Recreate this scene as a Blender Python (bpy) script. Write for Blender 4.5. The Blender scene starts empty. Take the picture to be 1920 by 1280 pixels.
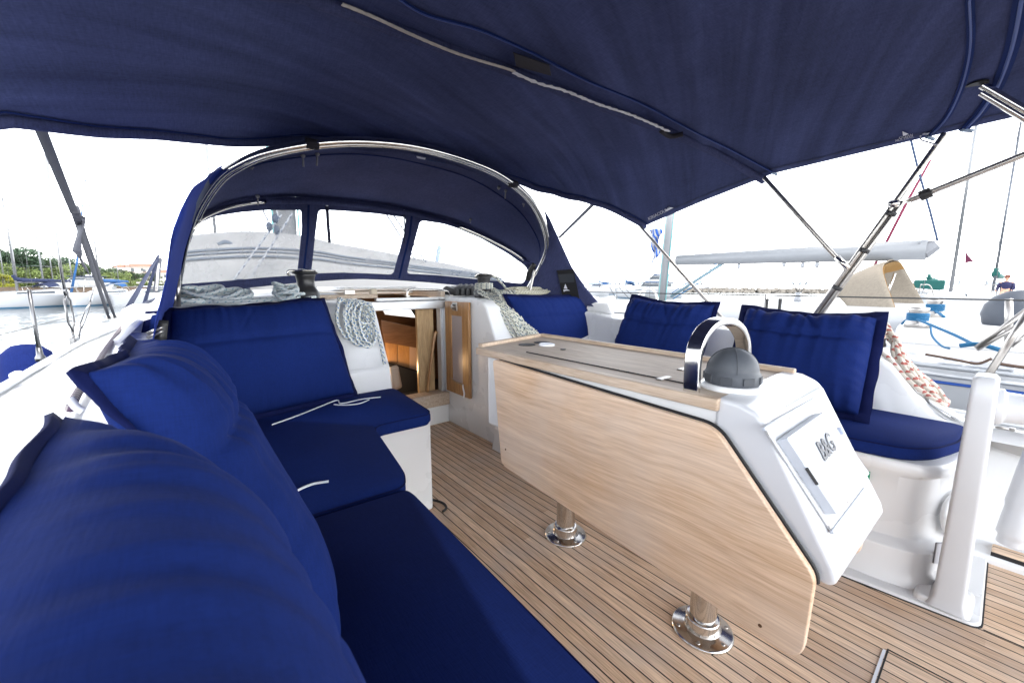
import bpy, bmesh, math, random
from mathutils import Vector, Matrix, noise
from mathutils.geometry import delaunay_2d_cdt
R=math.radians
random.seed(7)
scene=bpy.context.scene
COL=scene.collection
# ---------------------------------------------------------------- camera
F=752.0; HY=533.0; VX=345.0; EYE=1.05
pitch=math.atan((640-HY)/F); yaw=math.atan((960-VX)/math.hypot(F,640-HY))
FW=Vector((math.sin(yaw)*math.cos(pitch),math.cos(yaw)*math.cos(pitch),-math.sin(pitch)))
RT=Vector((math.cos(yaw),-math.sin(yaw),0)); UP=RT.cross(FW)
C0=Vector((0,0,EYE))
cam=bpy.data.cameras.new('camera'); cam_ob=bpy.data.objects.new('camera',cam); COL.objects.link(cam_ob)
cam.sensor_width=36; cam.lens=36*F/1920; cam.clip_start=.02; cam.clip_end=5000
m=Matrix((RT,UP,-FW)).transposed().to_4x4(); m.translation=C0; cam_ob.matrix_world=m
cam.dof.use_dof=True; cam.dof.focus_distance=1.75; cam.dof.aperture_fstop=9.0
scene.camera=cam_ob
# ---------------------------------------------------------------- light
SUN_EL=66; SUN_AZ=165   # azimuth clockwise from +Y (bow)
w=bpy.data.worlds.new('World'); scene.world=w; w.use_nodes=True
nt=w.node_tree; bg=nt.nodes['Background']
sky=nt.nodes.new('ShaderNodeTexSky'); sky.sky_type='NISHITA'; sky.sun_disc=False
sky.sun_elevation=R(SUN_EL); sky.sun_rotation=R(SUN_AZ); sky.air_density=1.0; sky.dust_density=1.0; sky.ozone_density=1.0
hs=nt.nodes.new('ShaderNodeHueSaturation'); hs.inputs['Saturation'].default_value=.22
nt.links.new(sky.outputs[0],hs.inputs['Color'])
# hazy overcast: brighter towards the horizon than overhead
wtc=nt.nodes.new('ShaderNodeTexCoord'); wsp=nt.nodes.new('ShaderNodeSeparateXYZ'); nt.links.new(wtc.outputs['Generated'],wsp.inputs[0])
wmr=nt.nodes.new('ShaderNodeMapRange'); wmr.inputs[1].default_value=.05; wmr.inputs[2].default_value=.70; wmr.inputs[3].default_value=1.7; wmr.inputs[4].default_value=.32; nt.links.new(wsp.outputs[2],wmr.inputs[0])
wsc=nt.nodes.new('ShaderNodeVectorMath'); wsc.operation='SCALE'; nt.links.new(hs.outputs[0],wsc.inputs[0]); nt.links.new(wmr.outputs[0],wsc.inputs['Scale'])
nt.links.new(wsc.outputs[0],bg.inputs[0])
bg.inputs[1].default_value=.15
sl=bpy.data.lights.new('sun','SUN'); sl.energy=.5; sl.angle=R(12); sl.color=(1,.96,.9)
so=bpy.data.objects.new('sun',sl); COL.objects.link(so)
sd=Vector((math.sin(R(SUN_AZ))*math.cos(R(SUN_EL)),math.cos(R(SUN_AZ))*math.cos(R(SUN_EL)),math.sin(R(SUN_EL))))
so.rotation_euler=sd.to_track_quat('Z','Y').to_euler()
vs=scene.view_settings; vs.view_transform='Standard'; vs.look='None'; vs.exposure=2.72; vs.gamma=1
# ---------------------------------------------------------------- geometry helpers
def ray(px,py): return (FW*F+RT*(px-960)-UP*(py-640)).normalized()
def onx(px,py,x): d=ray(px,py); return C0+d*(x/d.x)
def ony(px,py,y): d=ray(px,py); return C0+d*(y/d.y)
def onz(px,py,z): d=ray(px,py); return C0+d*((z-EYE)/d.z)
def far(px,py,dist):
    d=ray(px,py); return C0+d*(dist/math.hypot(d.x,d.y))
def hit(px,py,f,t0=.15,t1=9.0):
    d=ray(px,py); a=t0; fa=f(C0+d*a); n=160
    for i in range(1,n+1):
        b=t0+(t1-t0)*i/n; fb=f(C0+d*b)
        if fa*fb<=0:
            for _ in range(30):
                c=(a+b)/2; fc=f(C0+d*c)
                if fa*fc<=0: b=c
                else: a,fa=c,fc
            return C0+d*a
        a,fa=b,fb
    return C0+d*t1
def plane3(p,q,r):
    n=(q-p).cross(r-p).normalized()
    return lambda v:(v-p).dot(n)
def smooth(pts,n=8,closed=False):
    pts=[Vector(p) for p in pts]; out=[]; L=len(pts)
    rng=range(L) if closed else range(L-1)
    for i in rng:
        if closed: p0,p1,p2,p3=pts[i-1],pts[i],pts[(i+1)%L],pts[(i+2)%L]
        else: p0,p1,p2,p3=pts[max(i-1,0)],pts[i],pts[i+1],pts[min(i+2,L-1)]
        for k in range(n):
            t=k/n; out.append(.5*((2*p1)+(p2-p0)*t+(2*p0-5*p1+4*p2-p3)*t*t+(3*p1-p0-3*p2+p3)*t*t*t))
    if not closed: out.append(pts[-1])
    return out
def resample(pts,n):
    pts=[Vector(p) for p in pts]; d=[0]
    for a,b in zip(pts,pts[1:]): d.append(d[-1]+(b-a).length)
    out=[];j=0
    for i in range(n):
        s=d[-1]*i/(n-1)
        while j<len(d)-2 and d[j+1]<s: j+=1
        t=(s-d[j])/max(d[j+1]-d[j],1e-9); out.append(pts[j].lerp(pts[j+1],min(max(t,0),1)))
    return out
def interp(x,tab):
    if x<=tab[0][0]: return tab[0][1]
    for (a,b),(c,d) in zip(tab,tab[1:]):
        if x<=c: return b+(d-b)*(x-a)/(c-a)
    return tab[-1][1]
class MB:
    def __init__(s): s.v=[]; s.f=[]; s.uv={}
    def add(s,vs,fs,uvs=None):
        o=len(s.v); s.v+=[Vector(p) for p in vs]
        for i,f in enumerate(fs):
            if uvs: s.uv[len(s.f)]=uvs[i]
            s.f.append([o+k for k in f])
        return s
    def box(s,a,b,rot=None,c=None):
        x0,y0,z0=a;x1,y1,z1=b
        vs=[Vector(p) for p in ((x0,y0,z0),(x1,y0,z0),(x1,y1,z0),(x0,y1,z0),(x0,y0,z1),(x1,y0,z1),(x1,y1,z1),(x0,y1,z1))]
        if rot is not None:
            cc=Vector(c) if c is not None else (Vector(a)+Vector(b))/2
            vs=[cc+rot@(p-cc) for p in vs]
        return s.add(vs,[(3,2,1,0),(4,5,6,7),(0,1,5,4),(1,2,6,5),(2,3,7,6),(3,0,4,7)])
    def prism(s,a,b):   # two matching loops
        n=len(a); return s.add(list(a)+list(b),[list(range(n))[::-1],list(range(n,2*n))]+[(i,(i+1)%n,n+(i+1)%n,n+i) for i in range(n)])
    def ext(s,poly,vec):
        vec=Vector(vec); a=[Vector(p) for p in poly]; return s.prism(a,[p+vec for p in a])
    def grid(s,g):
        n=len(g);m_=len(g[0]); vs=[p for r in g for p in r]
        fs=[];uv=[]
        for i in range(n-1):
            for j in range(m_-1):
                fs.append((i*m_+j,i*m_+j+1,(i+1)*m_+j+1,(i+1)*m_+j))
                uv.append([(j/(m_-1),i/(n-1)),((j+1)/(m_-1),i/(n-1)),((j+1)/(m_-1),(i+1)/(n-1)),(j/(m_-1),(i+1)/(n-1))])
        return s.add(vs,fs,uv)
    def tube(s,pts,r,seg=8,closed=False,flat=None,nrm=None):
        pts=[Vector(p) for p in pts]; n=len(pts)
        rr=r if isinstance(r,(list,tuple)) else [r]*n
        T=[]
        for i in range(n):
            if closed: t=pts[(i+1)%n]-pts[i-1]
            else: t=pts[min(i+1,n-1)]-pts[max(i-1,0)]
            T.append(t.normalized() if t.length>1e-9 else Vector((0,0,1)))
        u=(Vector(nrm) if nrm is not None else Vector((0,0,1)))
        if abs(u.dot(T[0]))>.95: u=Vector((1,0,0))
        u=(u-T[0]*u.dot(T[0])).normalized()
        vs=[];L=0;Ls=[]
        for i in range(n):
            if i: L+=(pts[i]-pts[i-1]).length
            Ls.append(L)
            u=(u-T[i]*u.dot(T[i])); u=u.normalized() if u.length>1e-9 else T[i].orthogonal().normalized()
            w_=T[i].cross(u)
            for k in range(seg):
                a=2*math.pi*k/seg; fu=1 if flat is None else flat
                vs.append(pts[i]+(u*math.cos(a)*fu+w_*math.sin(a))*rr[i])
        fs=[];uv=[]
        for i in range(n if closed else n-1):
            j=(i+1)%n; l0=Ls[i]; l1=Ls[j] if j else L
            for k in range(seg):
                k2=(k+1)%seg
                fs.append((i*seg+k,i*seg+k2,j*seg+k2,j*seg+k)); uv.append([(l0,k/seg),(l0,(k+1)/seg),(l1,(k+1)/seg),(l1,k/seg)])
        if not closed:
            fs.append(list(range(seg))[::-1]); uv.append([(0,k/seg) for k in range(seg)])
            fs.append([(n-1)*seg+k for k in range(seg)]); uv.append([(L,k/seg) for k in range(seg)])
        return s.add(vs,fs,uv)
    def lathe(s,prof,c,axis=(0,0,1),seg=24):
        ax=Vector(axis).normalized(); u=ax.orthogonal().normalized(); w_=ax.cross(u); c=Vector(c)
        vs=[];n=len(prof)
        for r,h in prof:
            for k in range(seg):
                a=2*math.pi*k/seg; vs.append(c+ax*h+(u*math.cos(a)+w_*math.sin(a))*max(r,1e-4))
        fs=[(i*seg+k,i*seg+(k+1)%seg,(i+1)*seg+(k+1)%seg,(i+1)*seg+k) for i in range(n-1) for k in range(seg)]
        fs+=[list(range(seg))[::-1],[(n-1)*seg+k for k in range(seg)]]
        return s.add(vs,fs)
    def ball(s,c,r,seg=12,sc=(1,1,1)):
        c=Vector(c);vs=[];n=seg//2
        for i in range(n+1):
            t=math.pi*i/n
            for k in range(seg):
                a=2*math.pi*k/seg; vs.append(c+Vector((math.sin(t)*math.cos(a)*sc[0],math.sin(t)*math.sin(a)*sc[1],math.cos(t)*sc[2]))*r)
        fs=[(i*seg+k,(i+1)*seg+k,(i+1)*seg+(k+1)%seg,i*seg+(k+1)%seg) for i in range(n) for k in range(seg)]
        return s.add(vs,fs)
    def ribbon(s,pts,w_,nrm):
        pts=[Vector(p) for p in pts]; a=[];b=[]
        for i,p in enumerate(pts):
            t=(pts[min(i+1,len(pts)-1)]-pts[max(i-1,0)]).normalized(); sd_=t.cross(Vector(nrm)).normalized()
            a.append(p-sd_*w_/2); b.append(p+sd_*w_/2)
        return s.grid([a,b])
    def compact(s):
        u=sorted({k for f in s.f for k in f}); m_={k:i for i,k in enumerate(u)}; s.v=[s.v[k] for k in u]; s.f=[[m_[k] for k in f] for f in s.f]; return s
    def build(s,name,mat,parent=None,smooth_=False,bevel=0,seg=2,solid=0,sub=0,off=0,angle=35,label=None,kind=None):
        me=bpy.data.meshes.new(name)
        o=bpy.data.objects.new(name,me); COL.objects.link(o)
        if parent is not None:
            L=Vector(parent['_w']) if '_w' in parent else Vector((0,0,0)); o.parent=parent
            o['_w']=list(L)
        else:
            xs=[p.x for p in s.v];ys=[p.y for p in s.v];zs=[p.z for p in s.v]
            L=Vector(((min(xs)+max(xs))/2,(min(ys)+max(ys))/2,min(zs))); o.location=L; o['_w']=list(L)
        me.from_pydata([tuple(p-L) for p in s.v],[],s.f)
        if s.uv:
            ul=me.uv_layers.new(name='UVMap')
            for p in me.polygons:
                u=s.uv.get(p.index)
                if u:
                    for k,li in enumerate(p.loop_indices): ul.data[li].uv=u[k]
        me.validate()
        bm=bmesh.new(); bm.from_mesh(me); bmesh.ops.remove_doubles(bm,verts=bm.verts,dist=1e-6); bmesh.ops.recalc_face_normals(bm,faces=bm.faces); bm.to_mesh(me); bm.free()
        me.materials.append(mat)
        if solid:
            q=o.modifiers.new('s','SOLIDIFY'); q.thickness=solid; q.offset=off
        if bevel:
            q=o.modifiers.new('b','BEVEL'); q.width=bevel; q.segments=seg; q.limit_method='ANGLE'; q.angle_limit=R(angle); q.harden_normals=False
        if sub:
            q=o.modifiers.new('u','SUBSURF'); q.levels=sub; q.render_levels=sub
        if smooth_ or bevel:
            for p in me.polygons: p.use_smooth=True
            if bevel and not smooth_:
                q=o.modifiers.new('w','WEIGHTED_NORMAL'); q.keep_sharp=False
        if label: o['label']=label
        if kind: o['kind']=kind
        return o
def thing(name,label,cat,loc,group=None):
    o=bpy.data.objects.new(name,None); COL.objects.link(o); o.location=loc; o.empty_display_size=.05
    o['_w']=list(loc); o['label']=label; o['category']=cat
    if group: o['group']=group
    return o
def tag(o,label,cat,group=None):
    o['label']=label; o['category']=cat
    if group: o['group']=group
    return o
def copy_thing(r,loc,label,rz=None,scale=None):
    def cp(o,par):
        c=o.copy(); COL.objects.link(c); c.parent=par
        for ch in list(o.children): cp(ch,c)
        return c
    c=cp(r,None); c.location=loc; c['label']=label
    if rz is not None: c.rotation_euler=(0,0,rz)
    if scale: c.scale=scale
    return c
def text(name,body,size,mat,loc,xdir,ydir,parent=None,ext=.0006,bold=False,align='CENTER'):
    cu=bpy.data.curves.new(name,'FONT'); cu.body=body; cu.size=size; cu.extrude=ext; cu.align_x=align; cu.align_y='CENTER'
    if bold: cu.offset=size*.016
    o=bpy.data.objects.new(name,cu); COL.objects.link(o)
    x=Vector(xdir).normalized(); z=x.cross(Vector(ydir)).normalized(); y=z.cross(x)
    M=Matrix((x,y,z)).transposed().to_4x4(); M.translation=Vector(loc)
    dg=bpy.context.evaluated_depsgraph_get(); me=bpy.data.meshes.new_from_object(o.evaluated_get(dg)); bpy.data.objects.remove(o)
    o=bpy.data.objects.new(name,me); COL.objects.link(o)
    me.materials.clear(); me.materials.append(mat)
    if parent is not None:
        L=Vector(parent['_w']); M.translation=Vector(loc)-L; o.parent=parent
    o.matrix_local=M if parent is not None else M
    return o
# ---------------------------------------------------------------- materials
MATS={}
def mk(name):
    m_=bpy.data.materials.new(name); m_.use_nodes=True; n=m_.node_tree; return m_,n,n.nodes['Principled BSDF']
def N(n,t,**k):
    x=n.nodes.new(t)
    for a,b in k.items(): setattr(x,a,b)
    return x
def pos_map(n,scale,obj=False):
    if obj: g=N(n,'ShaderNodeTexCoord').outputs['Object']
    else: g=N(n,'ShaderNodeNewGeometry').outputs['Position']
    mp=N(n,'ShaderNodeMapping'); mp.inputs['Scale'].default_value=scale; n.links.new(g,mp.inputs[0]); return mp.outputs[0]
def plain(name,col,rough=.5,metal=0,coat=0,var=.06,scale=6,bump=0,bscale=200,alpha=1,emit=None,spec=.5,rvar=.08):
    if name in MATS: return MATS[name]
    m_,n,b=mk(name); l=n.links
    b.inputs['Roughness'].default_value=rough; b.inputs['Metallic'].default_value=metal
    b.inputs['Coat Weight'].default_value=coat; b.inputs['Specular IOR Level'].default_value=spec
    tc=pos_map(n,(scale,)*3,obj=True)
    no=N(n,'ShaderNodeTexNoise'); no.inputs['Scale'].default_value=1; no.inputs['Detail'].default_value=5; l.new(tc,no.inputs[0])
    mx=N(n,'ShaderNodeMix',data_type='RGBA'); c=Vector(col[:3])
    mx.inputs[6].default_value=(*(c*(1-var)),1); mx.inputs[7].default_value=(*[min(1,q) for q in (c*(1+var))],1)
    l.new(no.outputs[0],mx.inputs[0]); l.new(mx.outputs[2],b.inputs['Base Color'])
    mr=N(n,'ShaderNodeMapRange'); mr.inputs[3].default_value=max(0,rough-rvar); mr.inputs[4].default_value=min(1,rough+rvar); l.new(no.outputs[0],mr.inputs[0]); l.new(mr.outputs[0],b.inputs['Roughness'])
    if bump:
        nb=N(n,'ShaderNodeTexNoise'); nb.inputs['Scale'].default_value=bscale; nb.inputs['Detail'].default_value=3
        l.new(N(n,'ShaderNodeTexCoord').outputs['Object'],nb.inputs[0])
        bp=N(n,'ShaderNodeBump'); bp.inputs['Strength'].default_value=bump; bp.inputs['Distance'].default_value=.002; l.new(nb.outputs[0],bp.inputs['Height']); l.new(bp.outputs[0],b.inputs['Normal'])
    if emit: b.inputs['Emission Color'].default_value=(*emit[:3],1); b.inputs['Emission Strength'].default_value=emit[3]
    MATS[name]=m_; return m_
def cloth(name,col,weave=900,sheen=.3,trans=0,var=.12,bump=.5,scale=2.2,wr=.0,fold_shade=0):
    m_,n,b=mk(name); l=n.links; c=Vector(col)
    b.inputs['Roughness'].default_value=.9; b.inputs['Sheen Weight'].default_value=sheen; b.inputs['Sheen Roughness'].default_value=.5; b.inputs['Sheen Tint'].default_value=(*[min(1,q*3+.15) for q in c],1); b.inputs['Specular IOR Level'].default_value=.08
    tc=N(n,'ShaderNodeTexCoord').outputs['Object']
    big=N(n,'ShaderNodeTexNoise'); big.inputs['Scale'].default_value=scale; big.inputs['Detail'].default_value=6; l.new(tc,big.inputs[0])
    w1=N(n,'ShaderNodeMapping'); w1.inputs['Scale'].default_value=(weave,weave*.12,weave*.12); l.new(tc,w1.inputs[0])
    w2=N(n,'ShaderNodeMapping'); w2.inputs['Scale'].default_value=(weave*.12,weave,weave); l.new(tc,w2.inputs[0])
    n1=N(n,'ShaderNodeTexNoise'); n1.inputs['Scale'].default_value=1; l.new(w1.outputs[0],n1.inputs[0])
    n2=N(n,'ShaderNodeTexNoise'); n2.inputs['Scale'].default_value=1; l.new(w2.outputs[0],n2.inputs[0])
    ad=N(n,'ShaderNodeMath',operation='ADD'); l.new(n1.outputs[0],ad.inputs[0]); l.new(n2.outputs[0],ad.inputs[1])
    mr=N(n,'ShaderNodeMapRange'); mr.inputs[1].default_value=.6; mr.inputs[2].default_value=1.4; mr.inputs[3].default_value=1-var*1.6; mr.inputs[4].default_value=1+var*1.6; l.new(ad.outputs[0],mr.inputs[0])
    mr2=N(n,'ShaderNodeMapRange'); mr2.inputs[1].default_value=.3; mr2.inputs[2].default_value=.7; mr2.inputs[3].default_value=1-var; mr2.inputs[4].default_value=1+var; l.new(big.outputs[0],mr2.inputs[0])
    mm=N(n,'ShaderNodeMath',operation='MULTIPLY'); l.new(mr.outputs[0],mm.inputs[0]); l.new(mr2.outputs[0],mm.inputs[1])
    vm=N(n,'ShaderNodeVectorMath',operation='SCALE'); vm.inputs[0].default_value=c; l.new(mm.outputs[0],vm.inputs['Scale']); l.new(vm.outputs[0],b.inputs['Base Color'])
    if fold_shade:  # fold shading painted into the base colour as long diagonal noise bands
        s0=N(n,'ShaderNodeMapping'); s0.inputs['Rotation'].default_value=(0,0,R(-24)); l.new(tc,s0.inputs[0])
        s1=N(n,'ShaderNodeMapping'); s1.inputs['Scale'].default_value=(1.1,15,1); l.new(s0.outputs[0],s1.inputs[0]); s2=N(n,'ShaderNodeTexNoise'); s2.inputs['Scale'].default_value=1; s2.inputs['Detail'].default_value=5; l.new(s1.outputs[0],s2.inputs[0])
        s3=N(n,'ShaderNodeMapRange'); s3.inputs[1].default_value=.3; s3.inputs[2].default_value=.7; s3.inputs[3].default_value=1-fold_shade; s3.inputs[4].default_value=1+fold_shade; l.new(s2.outputs[0],s3.inputs[0])
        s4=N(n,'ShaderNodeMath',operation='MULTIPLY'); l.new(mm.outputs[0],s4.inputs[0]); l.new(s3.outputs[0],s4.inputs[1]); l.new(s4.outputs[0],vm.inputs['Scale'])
    bp=N(n,'ShaderNodeBump'); bp.inputs['Strength'].default_value=bump; bp.inputs['Distance'].default_value=.0006; l.new(ad.outputs[0],bp.inputs['Height'])
    l.new(bp.outputs[0],b.inputs['Normal'])
    if fold_shade:
        b3=N(n,'ShaderNodeBump'); b3.inputs['Strength'].default_value=.6; b3.inputs['Distance'].default_value=.02; l.new(s2.outputs[0],b3.inputs['Height']); l.new(b3.outputs[0],bp.inputs['Normal'])
    if trans:
        tr=N(n,'ShaderNodeBsdfTranslucent'); l.new(vm.outputs[0],tr.inputs[0]); mx=N(n,'ShaderNodeMixShader'); mx.inputs[0].default_value=trans
        l.new(b.outputs[0],mx.inputs[1]); l.new(tr.outputs[0],mx.inputs[2]); l.new(mx.outputs[0],n.nodes['Material Output'].inputs[0])
    return m_
def teak_deck(name,axis,pitch_,phase,c1,c2):
    m_,n,b=mk(name); l=n.links
    g=N(n,'ShaderNodeNewGeometry').outputs['Position']; sp=N(n,'ShaderNodeSeparateXYZ'); l.new(g,sp.inputs[0])
    a=N(n,'ShaderNodeMath',operation='SUBTRACT'); l.new(sp.outputs[axis],a.inputs[0]); a.inputs[1].default_value=phase
    d=N(n,'ShaderNodeMath',operation='DIVIDE'); l.new(a.outputs[0],d.inputs[0]); d.inputs[1].default_value=pitch_
    fr=N(n,'ShaderNodeMath',operation='FRACT'); l.new(d.outputs[0],fr.inputs[0]); fl=N(n,'ShaderNodeMath',operation='FLOOR'); l.new(d.outputs[0],fl.inputs[0])
    ping=N(n,'ShaderNodeMath',operation='PINGPONG'); l.new(d.outputs[0],ping.inputs[0]); ping.inputs[1].default_value=.5
    ln=N(n,'ShaderNodeMapRange',interpolation_type='SMOOTHSTEP'); ln.inputs[1].default_value=.035; ln.inputs[2].default_value=.065; l.new(ping.outputs[0],ln.inputs[0])
    # butt-jointed boards: per-board id
    oth=1-axis
    wn0=N(n,'ShaderNodeTexWhiteNoise',noise_dimensions='1D'); l.new(fl.outputs[0],wn0.inputs['W'])
    off=N(n,'ShaderNodeMath',operation='MULTIPLY_ADD'); l.new(sp.outputs[oth],off.inputs[0]); off.inputs[1].default_value=.36; l.new(wn0.outputs[0],off.inputs[2])
    fl2=N(n,'ShaderNodeMath',operation='FLOOR'); l.new(off.outputs[0],fl2.inputs[0])
    cb=N(n,'ShaderNodeCombineXYZ'); l.new(fl.outputs[0],cb.inputs[0]); l.new(fl2.outputs[0],cb.inputs[1])
    wn=N(n,'ShaderNodeTexWhiteNoise',noise_dimensions='2D'); l.new(cb.outputs[0],wn.inputs['Vector'])
    mp=N(n,'ShaderNodeMapping'); mp.inputs['Scale'].default_value=(260,9,30) if axis==0 else (9,260,30); l.new(g,mp.inputs[0])
    gr=N(n,'ShaderNodeTexNoise'); gr.inputs['Scale'].default_value=1; gr.inputs['Detail'].default_value=4; l.new(mp.outputs[0],gr.inputs[0])
    bl=N(n,'ShaderNodeTexNoise'); bl.inputs['Scale'].default_value=5; bl.inputs['Detail'].default_value=6; l.new(g,bl.inputs[0])
    mx=N(n,'ShaderNodeMix',data_type='RGBA'); mx.inputs[6].default_value=(*c1,1); mx.inputs[7].default_value=(*c2,1); l.new(wn.outputs[0],mx.inputs[0])
    m2=N(n,'ShaderNodeMix',data_type='RGBA',blend_type='MULTIPLY'); m2.inputs[0].default_value=1; l.new(mx.outputs[2],m2.inputs[6])
    cr=N(n,'ShaderNodeValToRGB'); cr.color_ramp.elements[0].position=.3; cr.color_ramp.elements[0].color=(.62,.56,.52,1); cr.color_ramp.elements[1].position=.68; cr.color_ramp.elements[1].color=(1.1,1.1,1.1,1); l.new(gr.outputs[0],cr.inputs[0]); l.new(cr.outputs[0],m2.inputs[7])
    m3=N(n,'ShaderNodeMix',data_type='RGBA'); m3.inputs[7].default_value=(c1[0]*.9,c1[0]*.8,c1[0]*.73,1); l.new(m2.outputs[2],m3.inputs[6])
    mr=N(n,'ShaderNodeMapRange'); mr.inputs[1].default_value=.45; mr.inputs[2].default_value=.75; mr.inputs[4].default_value=.5; l.new(bl.outputs[0],mr.inputs[0]); l.new(mr.outputs[0],m3.inputs[0])
    m4=N(n,'ShaderNodeMix',data_type='RGBA'); m4.inputs[6].default_value=(.012,.012,.013,1); l.new(m3.outputs[2],m4.inputs[7]); l.new(ln.outputs[0],m4.inputs[0])
    l.new(m4.outputs[2],b.inputs['Base Color']); b.inputs['Roughness'].default_value=.62; b.inputs['Specular IOR Level'].default_value=.35
    hh=N(n,'ShaderNodeMath',operation='MULTIPLY_ADD'); l.new(gr.outputs[0],hh.inputs[0]); hh.inputs[1].default_value=.25; l.new(ln.outputs[0],hh.inputs[2])
    bp=N(n,'ShaderNodeBump'); bp.inputs['Strength'].default_value=.5; bp.inputs['Distance'].default_value=.001; l.new(hh.outputs[0],bp.inputs['Height']); l.new(bp.outputs[0],b.inputs['Normal'])
    return m_
def wood(name,c1,c2,scale=(40,3,40),rough=.5,coat=.0,blotch=.25):
    m_,n,b=mk(name); l=n.links; g=N(n,'ShaderNodeNewGeometry').outputs['Position']
    ds=N(n,'ShaderNodeTexNoise'); ds.inputs['Scale'].default_value=2.2; ds.inputs['Detail'].default_value=2; l.new(g,ds.inputs[0])
    ms=N(n,'ShaderNodeVectorMath',operation='SCALE'); ms.inputs['Scale'].default_value=.10; l.new(ds.outputs[1],ms.inputs[0])
    av=N(n,'ShaderNodeVectorMath',operation='ADD'); l.new(g,av.inputs[0]); l.new(ms.outputs[0],av.inputs[1])
    mp=N(n,'ShaderNodeMapping'); mp.inputs['Scale'].default_value=scale; l.new(av.outputs[0],mp.inputs[0])
    a=N(n,'ShaderNodeTexNoise'); a.inputs['Scale'].default_value=1; a.inputs['Detail'].default_value=8; a.inputs['Roughness'].default_value=.6; l.new(mp.outputs[0],a.inputs[0])
    mp2=N(n,'ShaderNodeMapping'); mp2.inputs['Scale'].default_value=tuple(q*6 for q in scale); l.new(g,mp2.inputs[0])
    a2=N(n,'ShaderNodeTexNoise'); a2.inputs['Scale'].default_value=1; a2.inputs['Detail'].default_value=3; l.new(mp2.outputs[0],a2.inputs[0])
    cr=N(n,'ShaderNodeValToRGB'); cr.color_ramp.elements[0].position=.34; cr.color_ramp.elements[0].color=(*c1,1); cr.color_ramp.elements[1].position=.66; cr.color_ramp.elements[1].color=(*c2,1); l.new(a.outputs[0],cr.inputs[0])
    m2=N(n,'ShaderNodeMix',data_type='RGBA',blend_type='MULTIPLY'); m2.inputs[0].default_value=.8; l.new(cr.outputs[0],m2.inputs[6])
    c3=N(n,'ShaderNodeValToRGB'); c3.color_ramp.elements[0].position=.35; c3.color_ramp.elements[0].color=(.78,.72,.68,1); c3.color_ramp.elements[1].position=.6; c3.color_ramp.elements[1].color=(1,1,1,1); l.new(a2.outputs[0],c3.inputs[0]); l.new(c3.outputs[0],m2.inputs[7])
    bl=N(n,'ShaderNodeTexNoise'); bl.inputs['Scale'].default_value=3.5; bl.inputs['Detail'].default_value=3; l.new(g,bl.inputs[0])
    mr=N(n,'ShaderNodeMapRange'); mr.inputs[1].default_value=.42; mr.inputs[2].default_value=.7; mr.inputs[4].default_value=blotch; l.new(bl.outputs[0],mr.inputs[0])
    m3=N(n,'ShaderNodeMix',data_type='RGBA'); k=sum(c2)/3; m3.inputs[7].default_value=(k*1.12,k,k*.9,1); l.new(m2.outputs[2],m3.inputs[6]); l.new(mr.outputs[0],m3.inputs[0])
    l.new(m3.outputs[2],b.inputs['Base Color']); b.inputs['Roughness'].default_value=rough; b.inputs['Coat Weight'].default_value=coat; b.inputs['Coat Roughness'].default_value=.2
    bp=N(n,'ShaderNodeBump'); bp.inputs['Strength'].default_value=.25; bp.inputs['Distance'].default_value=.0008; l.new(a2.outputs[0],bp.inputs['Height']); l.new(bp.outputs[0],b.inputs['Normal'])
    return m_
def rope_mat(name,base,fleck,fleck2=None,dens=.35,f=70,turns=2,bands=False):
    m_,n,b=mk(name); l=n.links; uv=N(n,'ShaderNodeUVMap'); sp=N(n,'ShaderNodeSeparateXYZ'); l.new(uv.outputs[0],sp.inputs[0])
    def hel(fr,tn,ph=0):
        a=N(n,'ShaderNodeMath',operation='MULTIPLY'); l.new(sp.outputs[0],a.inputs[0]); a.inputs[1].default_value=fr
        c=N(n,'ShaderNodeMath',operation='MULTIPLY_ADD'); l.new(sp.outputs[1],c.inputs[0]); c.inputs[1].default_value=tn; l.new(a.outputs[0],c.inputs[2])
        d=N(n,'ShaderNodeMath',operation='ADD'); l.new(c.outputs[0],d.inputs[0]); d.inputs[1].default_value=ph
        e=N(n,'ShaderNodeMath',operation='FRACT'); l.new(d.outputs[0],e.inputs[0]); return e.outputs[0]
    def less(x,t):
        a=N(n,'ShaderNodeMath',operation='LESS_THAN'); l.new(x,a.inputs[0]); a.inputs[1].default_value=t; return a.outputs[0]
    def mul(x,y):
        a=N(n,'ShaderNodeMath',operation='MULTIPLY'); l.new(x,a.inputs[0]); l.new(y,a.inputs[1]); return a.outputs[0]
    k1=less(hel(f,turns),dens); k2=less(hel(f,-turns,.3),dens+.25)
    mask=mul(k1,k2)
    mx=N(n,'ShaderNodeMix',data_type='RGBA'); mx.inputs[6].default_value=(*base,1); mx.inputs[7].default_value=(*fleck,1); l.new(mask,mx.inputs[0]); out=mx.outputs[2]
    if fleck2:
        k3=mul(less(hel(f*.5,turns,.5),dens*.5),less(hel(f*.5,-turns,.1),.6))
        m2=N(n,'ShaderNodeMix',data_type='RGBA'); l.new(out,m2.inputs[6]); m2.inputs[7].default_value=(*fleck2,1); l.new(k3,m2.inputs[0]); out=m2.outputs[2]
    l.new(out,b.inputs['Base Color']); b.inputs['Roughness'].default_value=.85; b.inputs['Specular IOR Level'].default_value=.2
    br=N(n,'ShaderNodeMath',operation='ADD'); l.new(hel(f*5,3),br.inputs[0]); l.new(hel(f*5,-3),br.inputs[1])
    bp=N(n,'ShaderNodeBump'); bp.inputs['Strength'].default_value=.6; bp.inputs['Distance'].default_value=.002; l.new(br.outputs[0],bp.inputs['Height']); l.new(bp.outputs[0],b.inputs['Normal'])
    return m_
GEL=plain('gelcoat',(.76,.765,.77),.28,coat=.3,var=.02,scale=3,bump=.03,bscale=12)
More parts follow.
